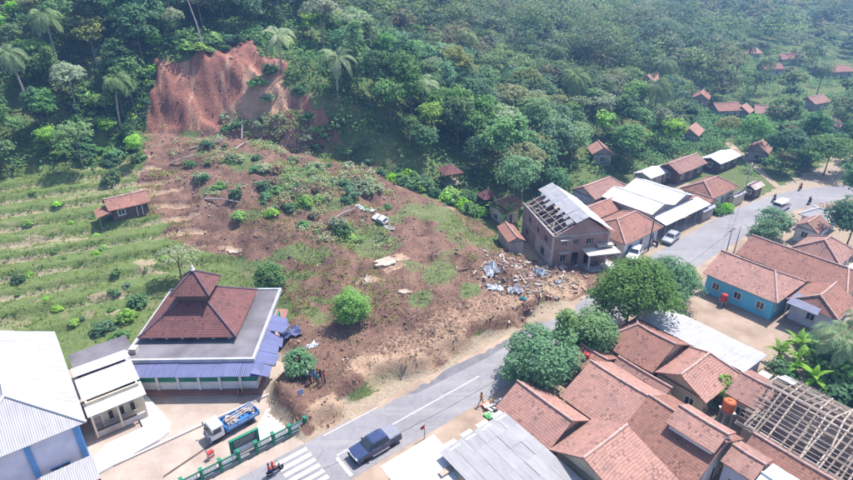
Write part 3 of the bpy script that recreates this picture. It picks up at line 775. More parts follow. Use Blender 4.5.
MB().lathe([(.02, 0), (.22, .05), (.3, .2), (.18, .42), (.08, .5), (.16, .62), (.06, .8), (.02, 1.0)], 10, (pcx, pcy, 10.4)).build('finial', M['white'], root)
MB().box(-a+.4, -a+1.2, -b+1.2, -b+2.1, 3.72, 4.4).build('water_box', M['concrete_pale'], root)

# ---- school block with tall pale hip roof (far left)
root = thing('school_block', 'tall school block with pale cement sheet hip roof and blue striped lilac walls', 'school', W(-30.5, -17.2), ROADA)
A_, B_ = 5.2, 8.5     # local x half (s), y half (t)
wall_ring(root, -A_+.8, A_-.8, -B_+.5, B_-.5, 0, 6.4, M['lilac'])
for x in (-3.2, 0.2, 4.0): MB().box(x, x+.45, -B_+.36, -B_+.52, 0, 6.3).build('blue_pillar', M['bluepaint'], root)
for y in (-6.5, -2, 3): MB().box(A_-.82, A_-.66, y, y+.45, 0, 6.3).build('blue_pillar', M['bluepaint'], root)
E1 = [(-A_, -B_, 6.4), (A_, -B_, 6.4), (0, -B_+5.0, 8.8)]
MB().slab(E1, .1).build('hip_end', M['sheet_pale'], root)
sheet_run(root, (A_, -B_, 6.4), (A_, B_+.6, 6.4), (0, B_+.6, 8.8), (0, -B_+5.0, 8.8), 6, 3, M['sheet_pale'])
sheet_run(root, (-A_, B_+.6, 6.4), (-A_, -B_, 6.4), (0, -B_+5.0, 8.8), (0, B_+.6, 8.8), 6, 3, M['sheet_pale'])
MB().tube([(0, B_+.6, 8.9), (0, -B_+5, 8.9), (A_, -B_, 6.5)], .12, 6).build('ridge_cap', M['white'], root)
MB().tube([(0, -B_+5, 8.9), (-A_, -B_, 6.5)], .12, 6).build('ridge_cap', M['white'], root)
for x in (-2.4, 1.4): opening(root, (x, -B_+.5, 1.2), (1, 0, 0), (0, -1, 0), 1.6, 1.4, 'window', 'bluepaint')
# entrance canopy in front of it
root = thing('entrance_canopy', 'small pale sheet roofed entrance canopy with red edge before the tall school', 'canopy', W(-27.8, -6.3), ROADA)
for x in (-1.6, 1.6):
    for y in (-1.2, 1.2): MB().box(x-.1, x+.1, y-.1, y+.1, 0, 3.3).build('post', M['white'], root)
for sg in (-1, 1):
    for k in range(2):
        MB().slab([(-2.1+k*2.1, sg*1.7, 3.2), (-.02+k*2.1, sg*1.7, 3.2), (-.02+k*2.1, 0, 4.0), (-2.1+k*2.1, 0, 4.0)], .05).build('roof_sheet', M['sheet_pale'], root)
MB().slab([(-2.1, -1.7, 2.7), (2.1, -1.7, 2.7), (2.1, -1.62, 3.12), (-2.1, -1.62, 3.12)], .06).build('fascia', M['red'], root)
MB().box(-2.4, -2.12, -2.0, 2.0, 0, 2.9).build('side_wall', M['tile_brown'], root)

# ---- classroom wing, stepped white sheet roof
root = thing('classroom_wing', 'low classroom wing with stepped white sheet roofs, cream front and tall windows', 'school', W(-22.2, -17.2), ROADA)
sheet_run(root, (-2.9, 1.0, 5.1), (2.6, 1.0, 5.1), (2.6, 3.6, 4.5), (-2.9, 3.6, 4.5), 3, 1, M['sheet_white'])
sheet_run(root, (-2.9, -2.1, 4.1), (2.6, -2.1, 4.1), (2.6, 1.05, 4.75), (-2.9, 1.05, 4.75), 3, 1, M['sheet_white'])
sheet_run(root, (-2.9, -4.0, 3.35), (2.6, -4.0, 3.35), (2.6, -2.0, 3.75), (-2.9, -2.0, 3.75), 3, 1, M['sheet_white'])
wall_ring(root, -2.7, 2.3, -2.6, 3.3, .3, 4.05, M['cream'])
MB().box(-2.7, 2.3, -2.66, -2.605, 2.3, 3.2).build('teal_band', M['teal'], root)
for k in range(3): opening(root, (-1.2+k*1.05, -2.67, 1.0), (1, 0, 0), (0, -1, 0), .6, 1.25, 'window', 'cream', 'dark')
opening(root, (-2.6, -2.67, .32), (1, 0, 0), (0, -1, 0), .9, 1.9, 'door', 'white', 'wood')
for x in (-2.6, -.2, 2.2): MB().box(x-.1, x+.1, -3.8, -3.6, .3, 3.4).build('column', M['cream'], root)
MB().box(-2.6, 2.3, -3.75, -3.68, .3, 1.0).build('balustrade', M['plaster'], root)
# white raised walkway
struct(sheet('walkway', M['white'], [W(-19.4, -18.5), W(-18.4, -11.2), W(-18.9, -9.9), W(-20.0, -9.4), W(-26.2, -8.5), W(-26.2, -10.6), W(-24.5, -12.0), W(-20.8, -12.2), W(-20.9, -18.5)], .30, .32))
# ---- low grey block between wing and mosque
root = thing('low_store', 'low flat roofed grey store behind the classroom wing', 'store', W(-22.6, -23.2), ROADA)
wall_ring(root, -2.0, 3.6, -1.6, 2.4, 0, 3.0, M['lilac']); MB().box(-2.3, 3.9, -1.9, 2.7, 3.0, 3.18).build('flat_roof', M['slabroof'], root)
opening(root, (.2, -1.6, .1), (1, 0, 0), (0, -1, 0), .9, 2, 'door', 'white', 'wood')

# ---- hut on the terraces
hp = P(131, 214); hs, ht = ST(hp.x, hp.y)
root = house('field_hut', 'small red tiled field hut on the terraced fields', hs-3.3, hs+3.0, ht-2.3, ht+2.0, 2.3, 3.6, 's', 'tile', 'wood_dark', z0=hp.z-.2, cat='hut', over=.5)
MB().slab([(-4.9, -2.4, 1.7), (-3.1, -2.4, 2.1), (-3.1, .6, 2.4), (-4.9, .6, 1.9)], .1).build('lean_to_roof', M['tile'], root)
MB().box(-4.7, -4.6, -2.2, -2.1, -.4, 1.7).build('post', M['wood'], root)

# ---- damaged brick building
root = thing('damaged_building', 'wrecked two storey brick building with bare roof trusses and half a sheet roof', 'building', (19.3+4.7*math.cos(R(11.6))-6.4*math.sin(R(11.6)), 78.3+4.7*math.sin(R(11.6))+6.4*math.cos(R(11.6)), 0.15), R(11.6))
A_, B_ = 4.7, 6.4; zt = 5.4
mbw = MB()
mbw.box(-A_, -A_+.2, -B_, B_, 0, zt)
bw = mbw.build('brick_side_wall', M['brickw'], root)
MB().box(A_-.2, A_, -B_, B_, 0, zt).build('brick_side_wall', M['brickw'], root)
fw = MB()
for (x0, x1, z0, z1) in ((-A_+.2, -3.2, 0, zt), (-3.2, -2.2, 0, .9), (-3.2, -2.2, 2.1, 3.6), (-3.2, -2.2, 4.7, zt), (-2.2, -1.3, 0, zt), (-1.3, -.2, 2.4, 3.6), (-1.3, -.2, 4.7, zt), (-.2, .8, 0, zt), (.8, 2.0, 2.5, 3.6), (.8, 2, 4.7, zt), (2.0, A_-.2, 0, zt)):
    fw.box(x0, x1, -B_, -B_+.2, z0, z1)
fw.build('brick_front_wall', M['brickw'], root)
MB().box(-A_+.2, A_-.2, B_-.2, B_, 0, zt).build('brick_back_wall', M['brickw'], root)
MB().box(-A_+.2, A_-.2, -B_+.2, B_-.2, 2.75, 2.9).build('upper_floor', M['concrete'], root)
MB().box(-A_+.2, A_-.2, -B_+.2, B_-.2, -.05, .1).build('ground_floor', M['concrete'], root)
for (x, z, h) in ((-3.2, .95, 1.15), (-3.2, 3.62, 1.06), (-1.3, 3.62, 1.06), (.8, 3.62, 1.06)):
    f = MB(); f.box(x+.02, x+.98, -B_+.06, -B_+.12, z, z+.08); f.box(x+.02, x+.98, -B_+.06, -B_+.12, z+h-.06, z+h); f.box(x+.02, x+.09, -B_+.06, -B_+.12, z, z+h); f.box(x+.47, x+.53, -B_+.06, -B_+.12, z, z+h); f.box(x+.91, x+.98, -B_+.06, -B_+.12, z, z+h)
    f.build('window', M['wood_pale'], root)
# concrete frame columns and ring beam on the outside
for x, y in ((-A_-.04, -B_-.04), (A_-.26, -B_-.04), (-A_-.04, -.15), (-A_-.04, B_-.26)):
    MB().box(x, x+.3, y, y+.3, 0, zt-.02).build('concrete_column', M['plaster'], root)
MB().box(-A_-.03, -A_-.0, -B_+.3, B_-.3, 2.65, 2.95).build('ring_beam', M['plaster'], root)
rbm = MB(); rbm.box(-A_-.05, -A_+.25, -B_, B_, zt+.0, zt+.22); rbm.box(-A_+.25, A_, -B_-.06, -B_-.012, zt-.1, zt+.12); rbm.box(-A_+.25, A_, B_+.012, B_+.05, zt, zt+.2)
rbm.build('ring_beam', M['concrete'], root)
MB().box(-A_-.02, -A_+.0, -B_+.3, -.2, .1, 2.6).build('plaster_patch', M['plaster'], root)
for y_, z_, w_, h_ in ((-4.6, 3.4, 1.3, 1.2), (-1.2, 3.4, 1.3, 1.2), (2.4, 3.5, 1.2, 1.1), (-3.8, .6, 1.5, 1.5), (3.2, .8, 1.4, 1.2)): opening(root, (-A_, y_+w_, z_), (0, -1, 0), (-1, 0, 0), w_, h_, 'window', 'wood', 'dark')
# porch
MB().box(.2, 5.6, -B_-2.6, -B_-.02, 2.85, 3.03).build('porch_roof', M['concrete_pale'], root)
MB().box(2.6, 5.2, -B_-.9, -B_-.02, 3.3, 3.6).build('balcony_slab', M['concrete_pale'], root)
for x, y in ((.4, -B_-2.4), (3.0, -B_-2.4), (5.3, -B_-2.4)): MB().box(x, x+.26, y, y+.26, 0, 2.85).build('porch_column', M['concrete'], root)
MB().box(.2, 5.6, -B_-2.6, -B_, .02, .18).build('porch_floor', M['concrete'], root)
MB().box(-3.6, -1.9, -B_-.6, -B_-.02, 2.62, 2.72).build('window_canopy', M['concrete_pale'], root)
MB().box(-3.6, -1.9, -B_-.6, -B_-.08, 4.85, 4.95).build('window_canopy', M['concrete_pale'], root)
# roof: ridge along y at x = rx; lower part of the left slope is bare
zr = 8.4; rx = .6
MB().slab([(-A_+.2, -B_+.01, zt), (A_-.2, -B_+.01, zt), (rx, -B_+.01, zr-.25)], .2, down=Vector((0, .2, 0))).build('brick_gable', M['brickw'], root)
MB().slab([(-A_+.2, B_-.21, zt), (A_-.2, B_-.21, zt), (rx, B_-.21, zr-.25)], .2, down=Vector((0, .2, 0))).build('brick_gable', M['brickw'], root)
def lz(x): return zt+.3+(zr-zt-.3)*(x+A_)/(rx+A_)
random.seed(71)
for k in range(9):
    y = -B_+.5+k*(2*B_-1.0)/8; j_ = random.uniform(-.2, .2)
    MB().tube([(-A_+.15, y+j_, lz(-A_+.15)-.1), (rx, y, zr-.12)], .09, 4).build('rafter', M['wood_pale'], root)
for k in range(5):
    y = -B_+1.0+k*(2*B_-2.0)/4
    MB().tube([(-A_+.3, y, zt+.1), (A_-.3, y, zt+.1)], .09, 4).build('tie_beam', M['wood_pale'], root)
    MB().tube([(-A_+1.2, y, zt+.1), (-1.0, y+.3, lz(-1.0)-.1)], .07, 4).build('strut', M['wood_pale'], root)
    MB().tube([(rx, y, zt+.1), (rx, y, zr-.2)], .07, 4).build('king_post', M['wood'], root)
for x in (-A_+.5, -A_+1.7, -A_+2.9):
    MB().tube([(x, -B_+.2, lz(x)+.05), (x+random.uniform(-.3, .3), B_-.3, lz(x)+.02)], .06, 4).build('purlin', M['wood_pale'], root)
MB().tube([(-A_+.6, -4.5, zt+.2), (-1.2, .5, zt+.9)], .09, 4).build('fallen_beam', M['wood_pale'], root)
MB().tube([(-A_+.9, 4.4, zt+.2), (-.8, -1.2, zt+1.0)], .09, 4).build('fallen_beam', M['wood_pale'], root)
xs0 = -A_+2.9
sheet_run(root, (xs0, B_+1.4, lz(xs0)+.18), (xs0+.5, -B_-.3, lz(xs0+.5)+.18), (rx+.1, -B_-.4, zr+.12), (rx+.1, B_+1.2, zr+.12), 9, 2, M['sheet_pale'], jit=.07)
sheet_run(root, (A_+.5, -B_-.4, zt+.25), (A_+.5, B_+.4, zt+.25), (rx, B_+.4, zr+.1), (rx, -B_-.4, zr+.1), 8, 2, M['sheet_white'], jit=.04)
for k in range(7):   # ragged torn strips along the broken edge
    y = -B_+.3+k*1.85; e_ = random.uniform(.4, 1.2)
    MB().slab([(xs0+.3, y, lz(xs0+.3)+.28), (xs0+.3, y+1.2, lz(xs0+.3)+.26), (xs0+.3-e_, y+1.0+random.uniform(-.3, .3), lz(xs0+.3-e_)+.12), (xs0+.2-e_, y+.2, lz(xs0-e_)+.2)], .05).build('torn_sheet', M[random.choice(('wood_pale', 'sheet_pale'))], root)
# low lean-to at its back left
house('brick_annexe', 'low plastered annexe with red roof against the wrecked brick building', 36.2, 39.2, -19.5, -13.5, 2.4, 3.1, 't', 'tile', 'plaster', z0=.9, rz=R(11.6), over=.3, cat='annexe', openings=False)
house('rear_house', 'small red tiled house behind the wrecked brick building', 41.6, 46.6, -26.8, -22.2, 3.2, 4.7, 's', 'tile', 'cream', z0=.6)

# ---- houses between wrecked building and the white shed
house('tile_house', 'brown tiled house with small high roof beside the forest and big white roof', 58.8, 69.0, -22.0, -15.9, 3.6, 5.2, 's', 'tile_brown', 'lilac', h0=0, h1=2.0, z0=.3)
house('tile_house', 'long low tiled roof between the wrecked building and white roofed shop', 52.2, 61.5, -16.6, -11.6, 3.0, 4.3, 's', 'tile', 'cream', over=.4)
house('tile_house', 'broad pink tiled hip roof house facing the road next to the wrecked building', 49.6, 60.2, -11.4, -2.9, 2.9, 4.9, 's', 'tile', 'white', h0=3.2, h1=2.2)
# big white roofed shop: two parallel gables
root = thing('white_roof_shop', 'large shop with two parallel white metal gable roofs and long front awning', 'shop', W(67.6, -10.8), ROADA)
A_, B_ = 7.0, 4.9
wall_ring(root, -A_+.4, A_-.4, -B_+.4, B_-.4, 0, 3.9, M['plaster'])
for k, x0 in enumerate((-A_, 0)):
    x1 = x0+A_-.02; xm = (x0+x1)/2
    sheet_run(root, (x0, B_+.3, 4.1), (x0, -B_-.4, 4.1), (xm, -B_-.4, 5.2), (xm, B_+.3, 5.2), 5, 1, M['sheet_white'], jit=.01)
    sheet_run(root, (x1, -B_-.4, 4.1), (x1, B_+.3, 4.1), (xm, B_+.3, 5.2), (xm, -B_-.4, 5.2), 5, 1, M['sheet_white'], jit=.01)
    MB().slab([(x0+.3, -B_+.38, 3.9), (x1-.3, -B_+.38, 3.9), (xm, -B_+.38, 5.0)], .1, down=Vector((0, .12, 0))).build('gable', M['galv'], root)
    MB().tube([(xm, B_+.3, 5.24), (xm, -B_-.4, 5.24)], .09, 6).build('ridge_cap', M['white'], root)
sheet_run(root, (-A_+.5, -B_-3.0, 2.9), (A_+1.2, -B_-3.0, 2.9), (A_+1.2, -B_-.1, 3.5), (-A_+.5, -B_-.1, 3.5), 7, 1, M['sheet_white'], jit=.01, name='awning_sheet')
for k in range(5):
    x = -A_+.8+k*(2*A_)/4.2; MB().tube([(x, -B_-2.8, 0), (x, -B_-2.8, 2.85)], .06, 6).build('awning_post', M['galv'], root)
for k in range(4): opening(root, (-A_+1.0+k*3.3, -B_+.4, .1), (1, 0, 0), (0, -1, 0), 2.4, 2.5, 'door', 'galv', 'dark')
house('tile_house', 'orange tiled hip roof house past the white roofed shop', 78.2, 88.2, -10.6, -3.8, 3.0, 4.9, 's', 'tile', 'white', h0=2.2, h1=3.0)
house('tile_house', 'small orange tiled wing in front of the hip roof house', 75.4, 79.2, -7.0, -3.2, 2.6, 3.5, 't', 'tile', 'cream', over=.3)
house('tile_house', 'long brown tiled house at the forest edge behind the shop', 86.3, 97.6, -21.0, -15.2, 2.7, 4.2, 's', 'tile_brown', 'wood_dark')
house('shed', 'small white metal roofed shed at the forest edge', 80.0, 87.0, -22.2, -17.9, 2.4, 3.1, 's', 'sheet_white', 'plaster', cat='shed', cap='white', over=.3)
house('shed', 'long shed with patchy white sheet roof below the trees', 100.0, 109.5, -18.5, -13.5, 2.4, 3.2, 's', 'sheet_white', 'wood_dark', cat='shed', cap='white', over=.4)
house('kiosk', 'dark wooden roadside kiosk with grey roof near the footpath', 91.0, 95.4, -4.4, -1.8, 2.2, 2.9, 's', 'sheet_rust', 'wood_dark', cat='kiosk', cap='ridge_dark', over=.4)
house('shack', 'pale sheet roofed roadside shack on the gravel yard', 73.2, 77.6, -5.0, -2.6, 2.1, 2.6, 's', 'sheet_pale', 'plaster', cat='shack', cap='white', over=.3, openings=False)
house('shed', 'lean grey roofed garage beside the orange hip roof house', 84.0, 88.8, -3.6, -2.4, 2.2, 2.5, 's', 'sheet_grey', 'cream', cat='shed', cap='ridge_dark', over=.2, openings=False)

# ---- gazebos at the edge of the forest
def gazebo(u, v, label, k=1.0):
    p = P(u, v); root = thing('gazebo', label, 'gazebo', (p.x, p.y, p.z), .4, 'red roofed gazebos at the forest edge')
    for i in range(4):
        q = math.pi/4+i*math.pi/2; x, y = 1.5*k*math.cos(q), 1.5*k*math.sin(q)
        MB().box(x-.09, x+.09, y-.09, y+.09, -1.5, 2.7).build('post', M['wood_dark'], root)
    MB().box(-1.3*k, 1.3*k, -1.3*k, 1.3*k, .35, .5).build('deck', M['wood'], root)
    for sx in (-1, 1): MB().box(sx*1.08*k-.04, sx*1.08*k+.04, -1.1*k, 1.1*k, .95, 1.05).build('rail', M['wood_dark'], root)
    for i in range(4):
        q = i*math.pi/2
        c = [(1.9*k*math.cos(q+s_*math.pi/4)*1.15, 1.9*k*math.sin(q+s_*math.pi/4)*1.15, 2.6) for s_ in (-1, 1)]
        MB().slab([c[0], c[1], (0, 0, 4.0)], .1).build('roof_slope', M['tile_red'], root)
    MB().lathe([(.15, 0), (.1, .3), (.02, .45)], 8, (0, 0, 3.95)).build('finial', M['ridge'], root)
    return root
gazebo(450, 184, 'open gazebo with dark red roof set higher among the forest trees', 1.25)
gazebo(487, 209, 'dark post gazebo with red roof just above the slide edge', 1.0)

# ---- right of the road: tile roofed cluster
house('tile_house', 'pink tiled gable house nearest the round roadside tree and grey flat roof', 8.0, 14.2, 10.4, 17.6, 3.0, 4.8, 't', 'tile_pink', 'cream')
house('tile_house', 'broad pale tiled house with stained right slope beside the grey roof', 7.9, 14.3, 17.65, 27.0, 3.2, 5.3, 's', 'tile_pink', 'cream', off=1.0)
house('tile_house', 'tiled gable house with pale ridge in the middle of the roof cluster', 14.4, 23.4, 13.4, 20.4, 3.1, 5.3, 't', 'tile_pink', 'cream', off=.3, sag=.1)
house('tile_house', 'tiled gable house under the small raised roof in the cluster', 14.1, 23.8, 20.45, 28.2, 3.0, 5.55, 't', 'tile', 'cream', off=.2, sag=.12)
house('tile_lean_to', 'narrow tiled lean to filling the gap between two cluster roofs', 23.5, 25.1, 13.6, 20.2, 3.0, 3.5, 't', 'tile_brown', 'cream', over=.2, openings=False)
house('tile_house', 'tall pink tiled house standing above the roofs around it', 17.3, 21.3, 23.4, 28.1, 5.35, 6.3, 't', 'tile_pink', 'white', over=.3)
house('tile_house', 'weathered brown tiled low house right of the tall pink roof', 18.8, 22.7, 28.3, 31.2, 3.6, 4.3, 't', 'tile_brown', 'lilac', over=.3)
house('white_sheet_store', 'bright white sheet roofed store among tiled roofs at the bottom', 17.5, 22.6, 31.3, 34.2, 3.3, 3.9, 't', 'sheet_white', 'white', cat='store', cap='white', over=.2, openings=False)
house('tile_house', 'narrow red tiled roof beside the bare timber roof frame', 22.8, 26.0, 28.6, 39.0, 2.8, 3.7, 't', 'tile', 'cream', over=.3, openings=False)
house('tile_house', 'faded red hip roofed house behind the long white sheet roof', 25.2, 33.2, 10.0, 17.4, 3.2, 5.2, 't', 'tile', 'cream', h0=0, h1=2.5, sag=.12)
house('tile_house', 'weathered tiled house between the faded hip roof and the brown one', 25.6, 33.0, 17.0, 23.4, 2.9, 4.6, 's', 'tile_pink', 'cream', sag=.14, h1=1.5)
house('tile_house', 'small lower tiled house tucked below the roadside trees', 20.2, 25.0, 9.6, 13.3, 2.7, 3.7, 't', 'tile', 'cream', over=.3)
house('tile_house', 'little brown tiled house with plants beside the orange water tank', 28.6, 34.6, 23.8, 27.6, 3.0, 4.2, 't', 'tile_brown', 'plaster', over=.3)
# stained patch of old boards on the tall house etc. is left to the tile material
# grey sheet roofed shop at the bottom edge
root = thing('grey_roof_shop', 'wide grey sheet roofed shop at the bottom edge with square sheets', 'shop', W(3.5, 18.0), ROADA)
wall_ring(root, -3.9, 3.9, -6.0, 5.6, 0, 2.9, M['cream'])
sheet_run(root, (-4.2, -6.6, 3.0), (4.2, -6.6, 3.0), (4.2, 6.0, 3.75), (-4.2, 6.0, 3.75), 6, 7, M['sheet_grey'], jit=.02, gap=.012)
for k in range(3): opening(root, (-3.4+k*2.4, 5.6, .1), (1, 0, 0), (0, 1, 0), 1.8, 2.2, 'door', 'white', 'dark')
for k in range(4): MB().slab([(-3.3+k*2.0, 5.5, 3.80), (-2.0+k*2.0, 5.5, 3.80), (-2.0+k*2.0, 6.5, 3.72), (-3.3+k*2.0, 6.5, 3.72)], .04).build('clear_sheet', M['sheet_white'], root)
# white roof by the pickup
root = thing('white_roof_shop', 'small shop with bright white sheet roof beside the parked pickup', 'shop', W(-2.4, 11.9), ROADA)
wall_ring(root, -2.8, 2.6, -2.2, 1.6, 0, 2.6, M['white'])
sheet_run(root, (-3.2, -2.7, 2.75), (3.0, -2.7, 2.75), (3.0, 2.3, 3.25), (-3.2, 2.3, 3.25), 5, 2, M['sheet_white'], jit=.02)
MB().box(.6, 2.2, -1.9, -1.3, 3.0, 3.08).build('patch_board', M['wood'], root)
opening(root, (-2.2, 1.6, .1), (1, 0, 0), (0, 1, 0), 3.2, 2.1, 'door', 'galv', 'dark')
# translucent corner by lower centre
house('sheet_lean_to', 'small white ribbed lean to roof wedged under the stained tile slope', 9.0, 12.6, 27.3, 30.2, 2.3, 2.8, 's', 'sheet_white', 'plaster', cat='shed', cap='white', over=.2, openings=False)
# long white strip roof
root = thing('long_sheet_shed', 'long low shed with whitish grey sheet roof beside the bare dirt yard', 'shed', W(36.2, 17.0), ROADA)
wall_ring(root, -2.5, 2.5, -6.2, 6.0, 0, 2.5, M['plaster'])
sheet_run(root, (2.9, 6.4, 2.7), (2.9, -6.6, 2.7), (-2.9, -6.6, 3.1), (-2.9, 6.4, 3.1), 9, 2, M['sheet_pale'], jit=.02)
MB().box(-1.4, 1.2, -8.2, -7.0, 0, 1.7).build('water_trough', M['concrete_pale'], root)
# blue walled house by the yard
root = house('blue_house', 'tiled house with bright blue wall facing the dirt yard', 50.6, 59.6, 9.3, 19.6, 3.1, 5.2, 't', 'tile_pink', 'cyanwall', h0=2.8, h1=0, over=.5)
MB().box(-4.14, -4.02, -4.64, 4.64, 2.9, 3.06).build('wall_trim', M['white'], root)
house('tile_house', 'long tiled roof behind the blue walled house', 60.0, 68.6, 9.4, 24.5, 3.1, 5.0, 't', 'tile', 'cream', h0=1.8, h1=0)
house('tile_house', 'brown tiled hip roof house at the right edge above the long roof', 68.8, 75.6, 13.6, 20.6, 3.0, 5.0, 's', 'tile_brown', 'white', h0=2.4, h1=2.4)
house('tile_house', 'tiled rear wing stepping down towards the coconut palm', 53.0, 59.8, 19.8, 26.0, 2.9, 4.5, 's', 'tile', 'lilac', h0=1.5)
house('tile_house', 'small brown tiled house by the road bend', 78.4, 83.6, 10.0, 14.2, 2.7, 4.0, 's', 'tile_brown', 'white')
house('grey_roof_stall', 'open stall with grey pointed sheet roof at the road bend', 84.4, 90.4, 8.6, 13.6, 2.7, 3.7, 't', 'sheet_grey', 'lilac', cat='stall', cap='white', h0=2, h1=2)
house('white_sheet_store', 'low white roofed store at the right edge past the tiled houses', 68.0, 72.0, 21.2, 26.5, 2.5, 3.0, 's', 'sheet_white', 'white', cat='store', cap='white', over=.2)
# dark blue tarpaulin canopy among these roofs
o = MB().slab([W(51.4, 20.3, 3.3), W(51.6, 24.0, 3.2), W(55.2, 23.6, 3.4), W(55.0, 20.2, 3.5)], .05); root = thing('tarp_canopy', 'dark slate blue tarpaulin canopy beside the blue walled house', 'canopy', W(53.3, 22.0), 0)
for v_ in range(len(o.v)): o.v[v_] = tuple(Vector(o.v[v_])-W(53.3, 22.0))
o.build('tarpaulin', pm('slate_tarp', (.12, .13, .20), (.08, .09, .14), 1, .6), root)
for s_, t_ in ((51.5, 20.5), (51.7, 23.8), (55, 23.4), (54.8, 20.4)):
    p = W(s_, t_)-W(53.3, 22.0); MB().tube([(p.x, p.y, 0), (p.x, p.y, 3.2)], .05, 6).build('pole', M['galv'], root)

# ---- unroofed timber frame house (right edge)
FS0, FS1, FT0, FT1 = 25.2, 36.4, 26.6, 44.0
fc = W((FS0+FS1)/2, (FT0+FT1)/2)
root = thing('unroofed_house', 'house stripped of tiles with bare pale rafters and battens', 'house', fc, ROADA)
A_, B_ = (FS1-FS0)/2, (FT1-FT0)/2
wall_ring(root, -A_+.6, A_-.6, -B_+.6, B_-.6, 0, 3.0, M['plaster'])
for x in (-1.2, 2.0): MB().box(x, x+.14, -B_+.8, B_-.8, 0, 2.9).build('inner_wall', M['plaster'], root)
for y in (-4, 1.5): MB().box(-A_+.8, -1.25, y, y+.14, 0, 2.9).build('inner_wall', M['plaster'], root)
MB().box(-A_+.8, A_-.8, -B_+.8, B_-.8, -.02, .06).build('floor', M['wood_dark'], root)
zr = 5.2
def fz(x): return 3.1+(zr-3.1)*(1-abs(x)/A_)
for x in (-A_+.1, -A_*.66, -A_*.33, 0, A_*.33, A_*.66, A_-.1):           # long purlins
    MB().tube([(x+random.uniform(-.1, .1), -B_, fz(x)-.12), (x, 0, fz(x)-.16), (x+random.uniform(-.1, .1), B_, fz(x)-.1)], .15, 4).build('purlin', M['wood' if abs(x) > 1 else 'wood_pale'], root)
nr = 26
for k in range(nr):                                                     # rafters down both slopes
    y = -B_+.2+k*(2*B_-.4)/(nr-1)
    for sg in (-1, 1):
        if random.random() < .10: continue
        e = A_*(1.0 if random.random() < .8 else random.uniform(.5, .9)); dy = random.uniform(-.5, .5)
        MB().tube([(0, y, fz(0)+.04), (sg*e, y+dy, fz(e)+.04)], .08, 4).build('rafter', M[random.choice(('wood_pale', 'wood'))], root)
for k in range(11):                                                     # battens along the slopes
    for sg in (-1, 1):
        x = sg*(.4+k*(A_-.5)/10); y0 = -B_
        while y0 < B_:
            L = random.uniform(2.5, 6); y1 = min(B_, y0+L)
            if random.random() < .8: MB().tube([(x+random.uniform(-.08, .08), y0, fz(x)+.12), (x+random.uniform(-.14, .14), y1, fz(x)+.12)], .042, 4).build('batten', M[random.choice(('wood_pale', 'wood_pale', 'wood'))], root)
            y0 = y1
for k in range(5):                                                      # gable truss and cross ties
    y = -B_+1+k*(2*B_-2)/4
    MB().tube([(-A_+.3, y, 3.0), (A_-.3, y, 3.0)], .09, 4).build('tie_beam', M['wood'], root)
    MB().tube([(0, y, 3.0), (0, y, zr-.1)], .08, 4).build('king_post', M['wood'], root)
# a half tiled remnant at its upper corner
MB().slab([(A_-.05, B_-1.4, 3.2), (A_-.05, B_-.0, 3.2), (A_*.5, B_, fz(A_*.5)+.2), (A_*.5, B_-1.6, fz(A_*.5)+.2)], .08).build('tile_remnant', M['sheet_pale'], root)

# ---- distant houses up the valley
def far_house(u, v, L, wd, label, roof, rzo=0, ze=2.8, zr=4.4):
    p = P(u, v); s, t = ST(p.x, p.y)
    return house('far_house', label, s-L*.45, s+L*.45, t-wd/2, t+wd/2, ze, zr, 's', roof, 'plaster', z0=p.z-.6, rz=ROADA+rzo, group='houses up the valley', sag=0)
far_house(723, 116, 9, 6, 'pale walled red roofed house left of the brown gable up the valley', 'tile', -.5)
far_house(741, 118, 6, 5, 'small orange roofed house between two others up the valley', 'tile_pink', .2)
far_house(768, 119, 10, 7, 'brown gabled house with white edge up the valley', 'tile_brown', -1.0)
far_house(650, 86, 9, 5, 'orange roofed house half hidden by trees on the valley slope', 'tile_pink', .2)
far_house(745, 58, 11, 7, 'pink roofed house far up the valley among palms', 'tile_pink', -.4)
far_house(785, 63, 14, 7, 'long red roofed house far up the valley beside dark tree', 'tile', -.3)
far_house(830, 76, 15, 8, 'red roofed house at the rice field near the right edge', 'tile', -.5)
far_house(757, 158, 7, 5, 'small house by the footpath under the trees', 'tile_brown', .3)
far_house(599, 160, 6, 5, 'little tan roofed hut inside the forest edge', 'tile_pink', .9)
far_house(826, 132, 8, 6, 'dark roofed house behind the big trees right of the footpath', 'tile_brown', .2)

far_house(700, 104, 8, 5, 'small red roof peeking out left of the cluster up the valley', 'tile', .4)
far_house(768, 74, 9, 6, 'red roofed house just below the far long one up the valley', 'tile', -.6)
far_house(812, 108, 9, 6, 'brown roof among the big trees near the right edge of the valley', 'tile_brown', -.2)
far_house(690, 140, 8, 5, 'low tan roofed hut in the scrub above the long brown house', 'tile_pink', .3)

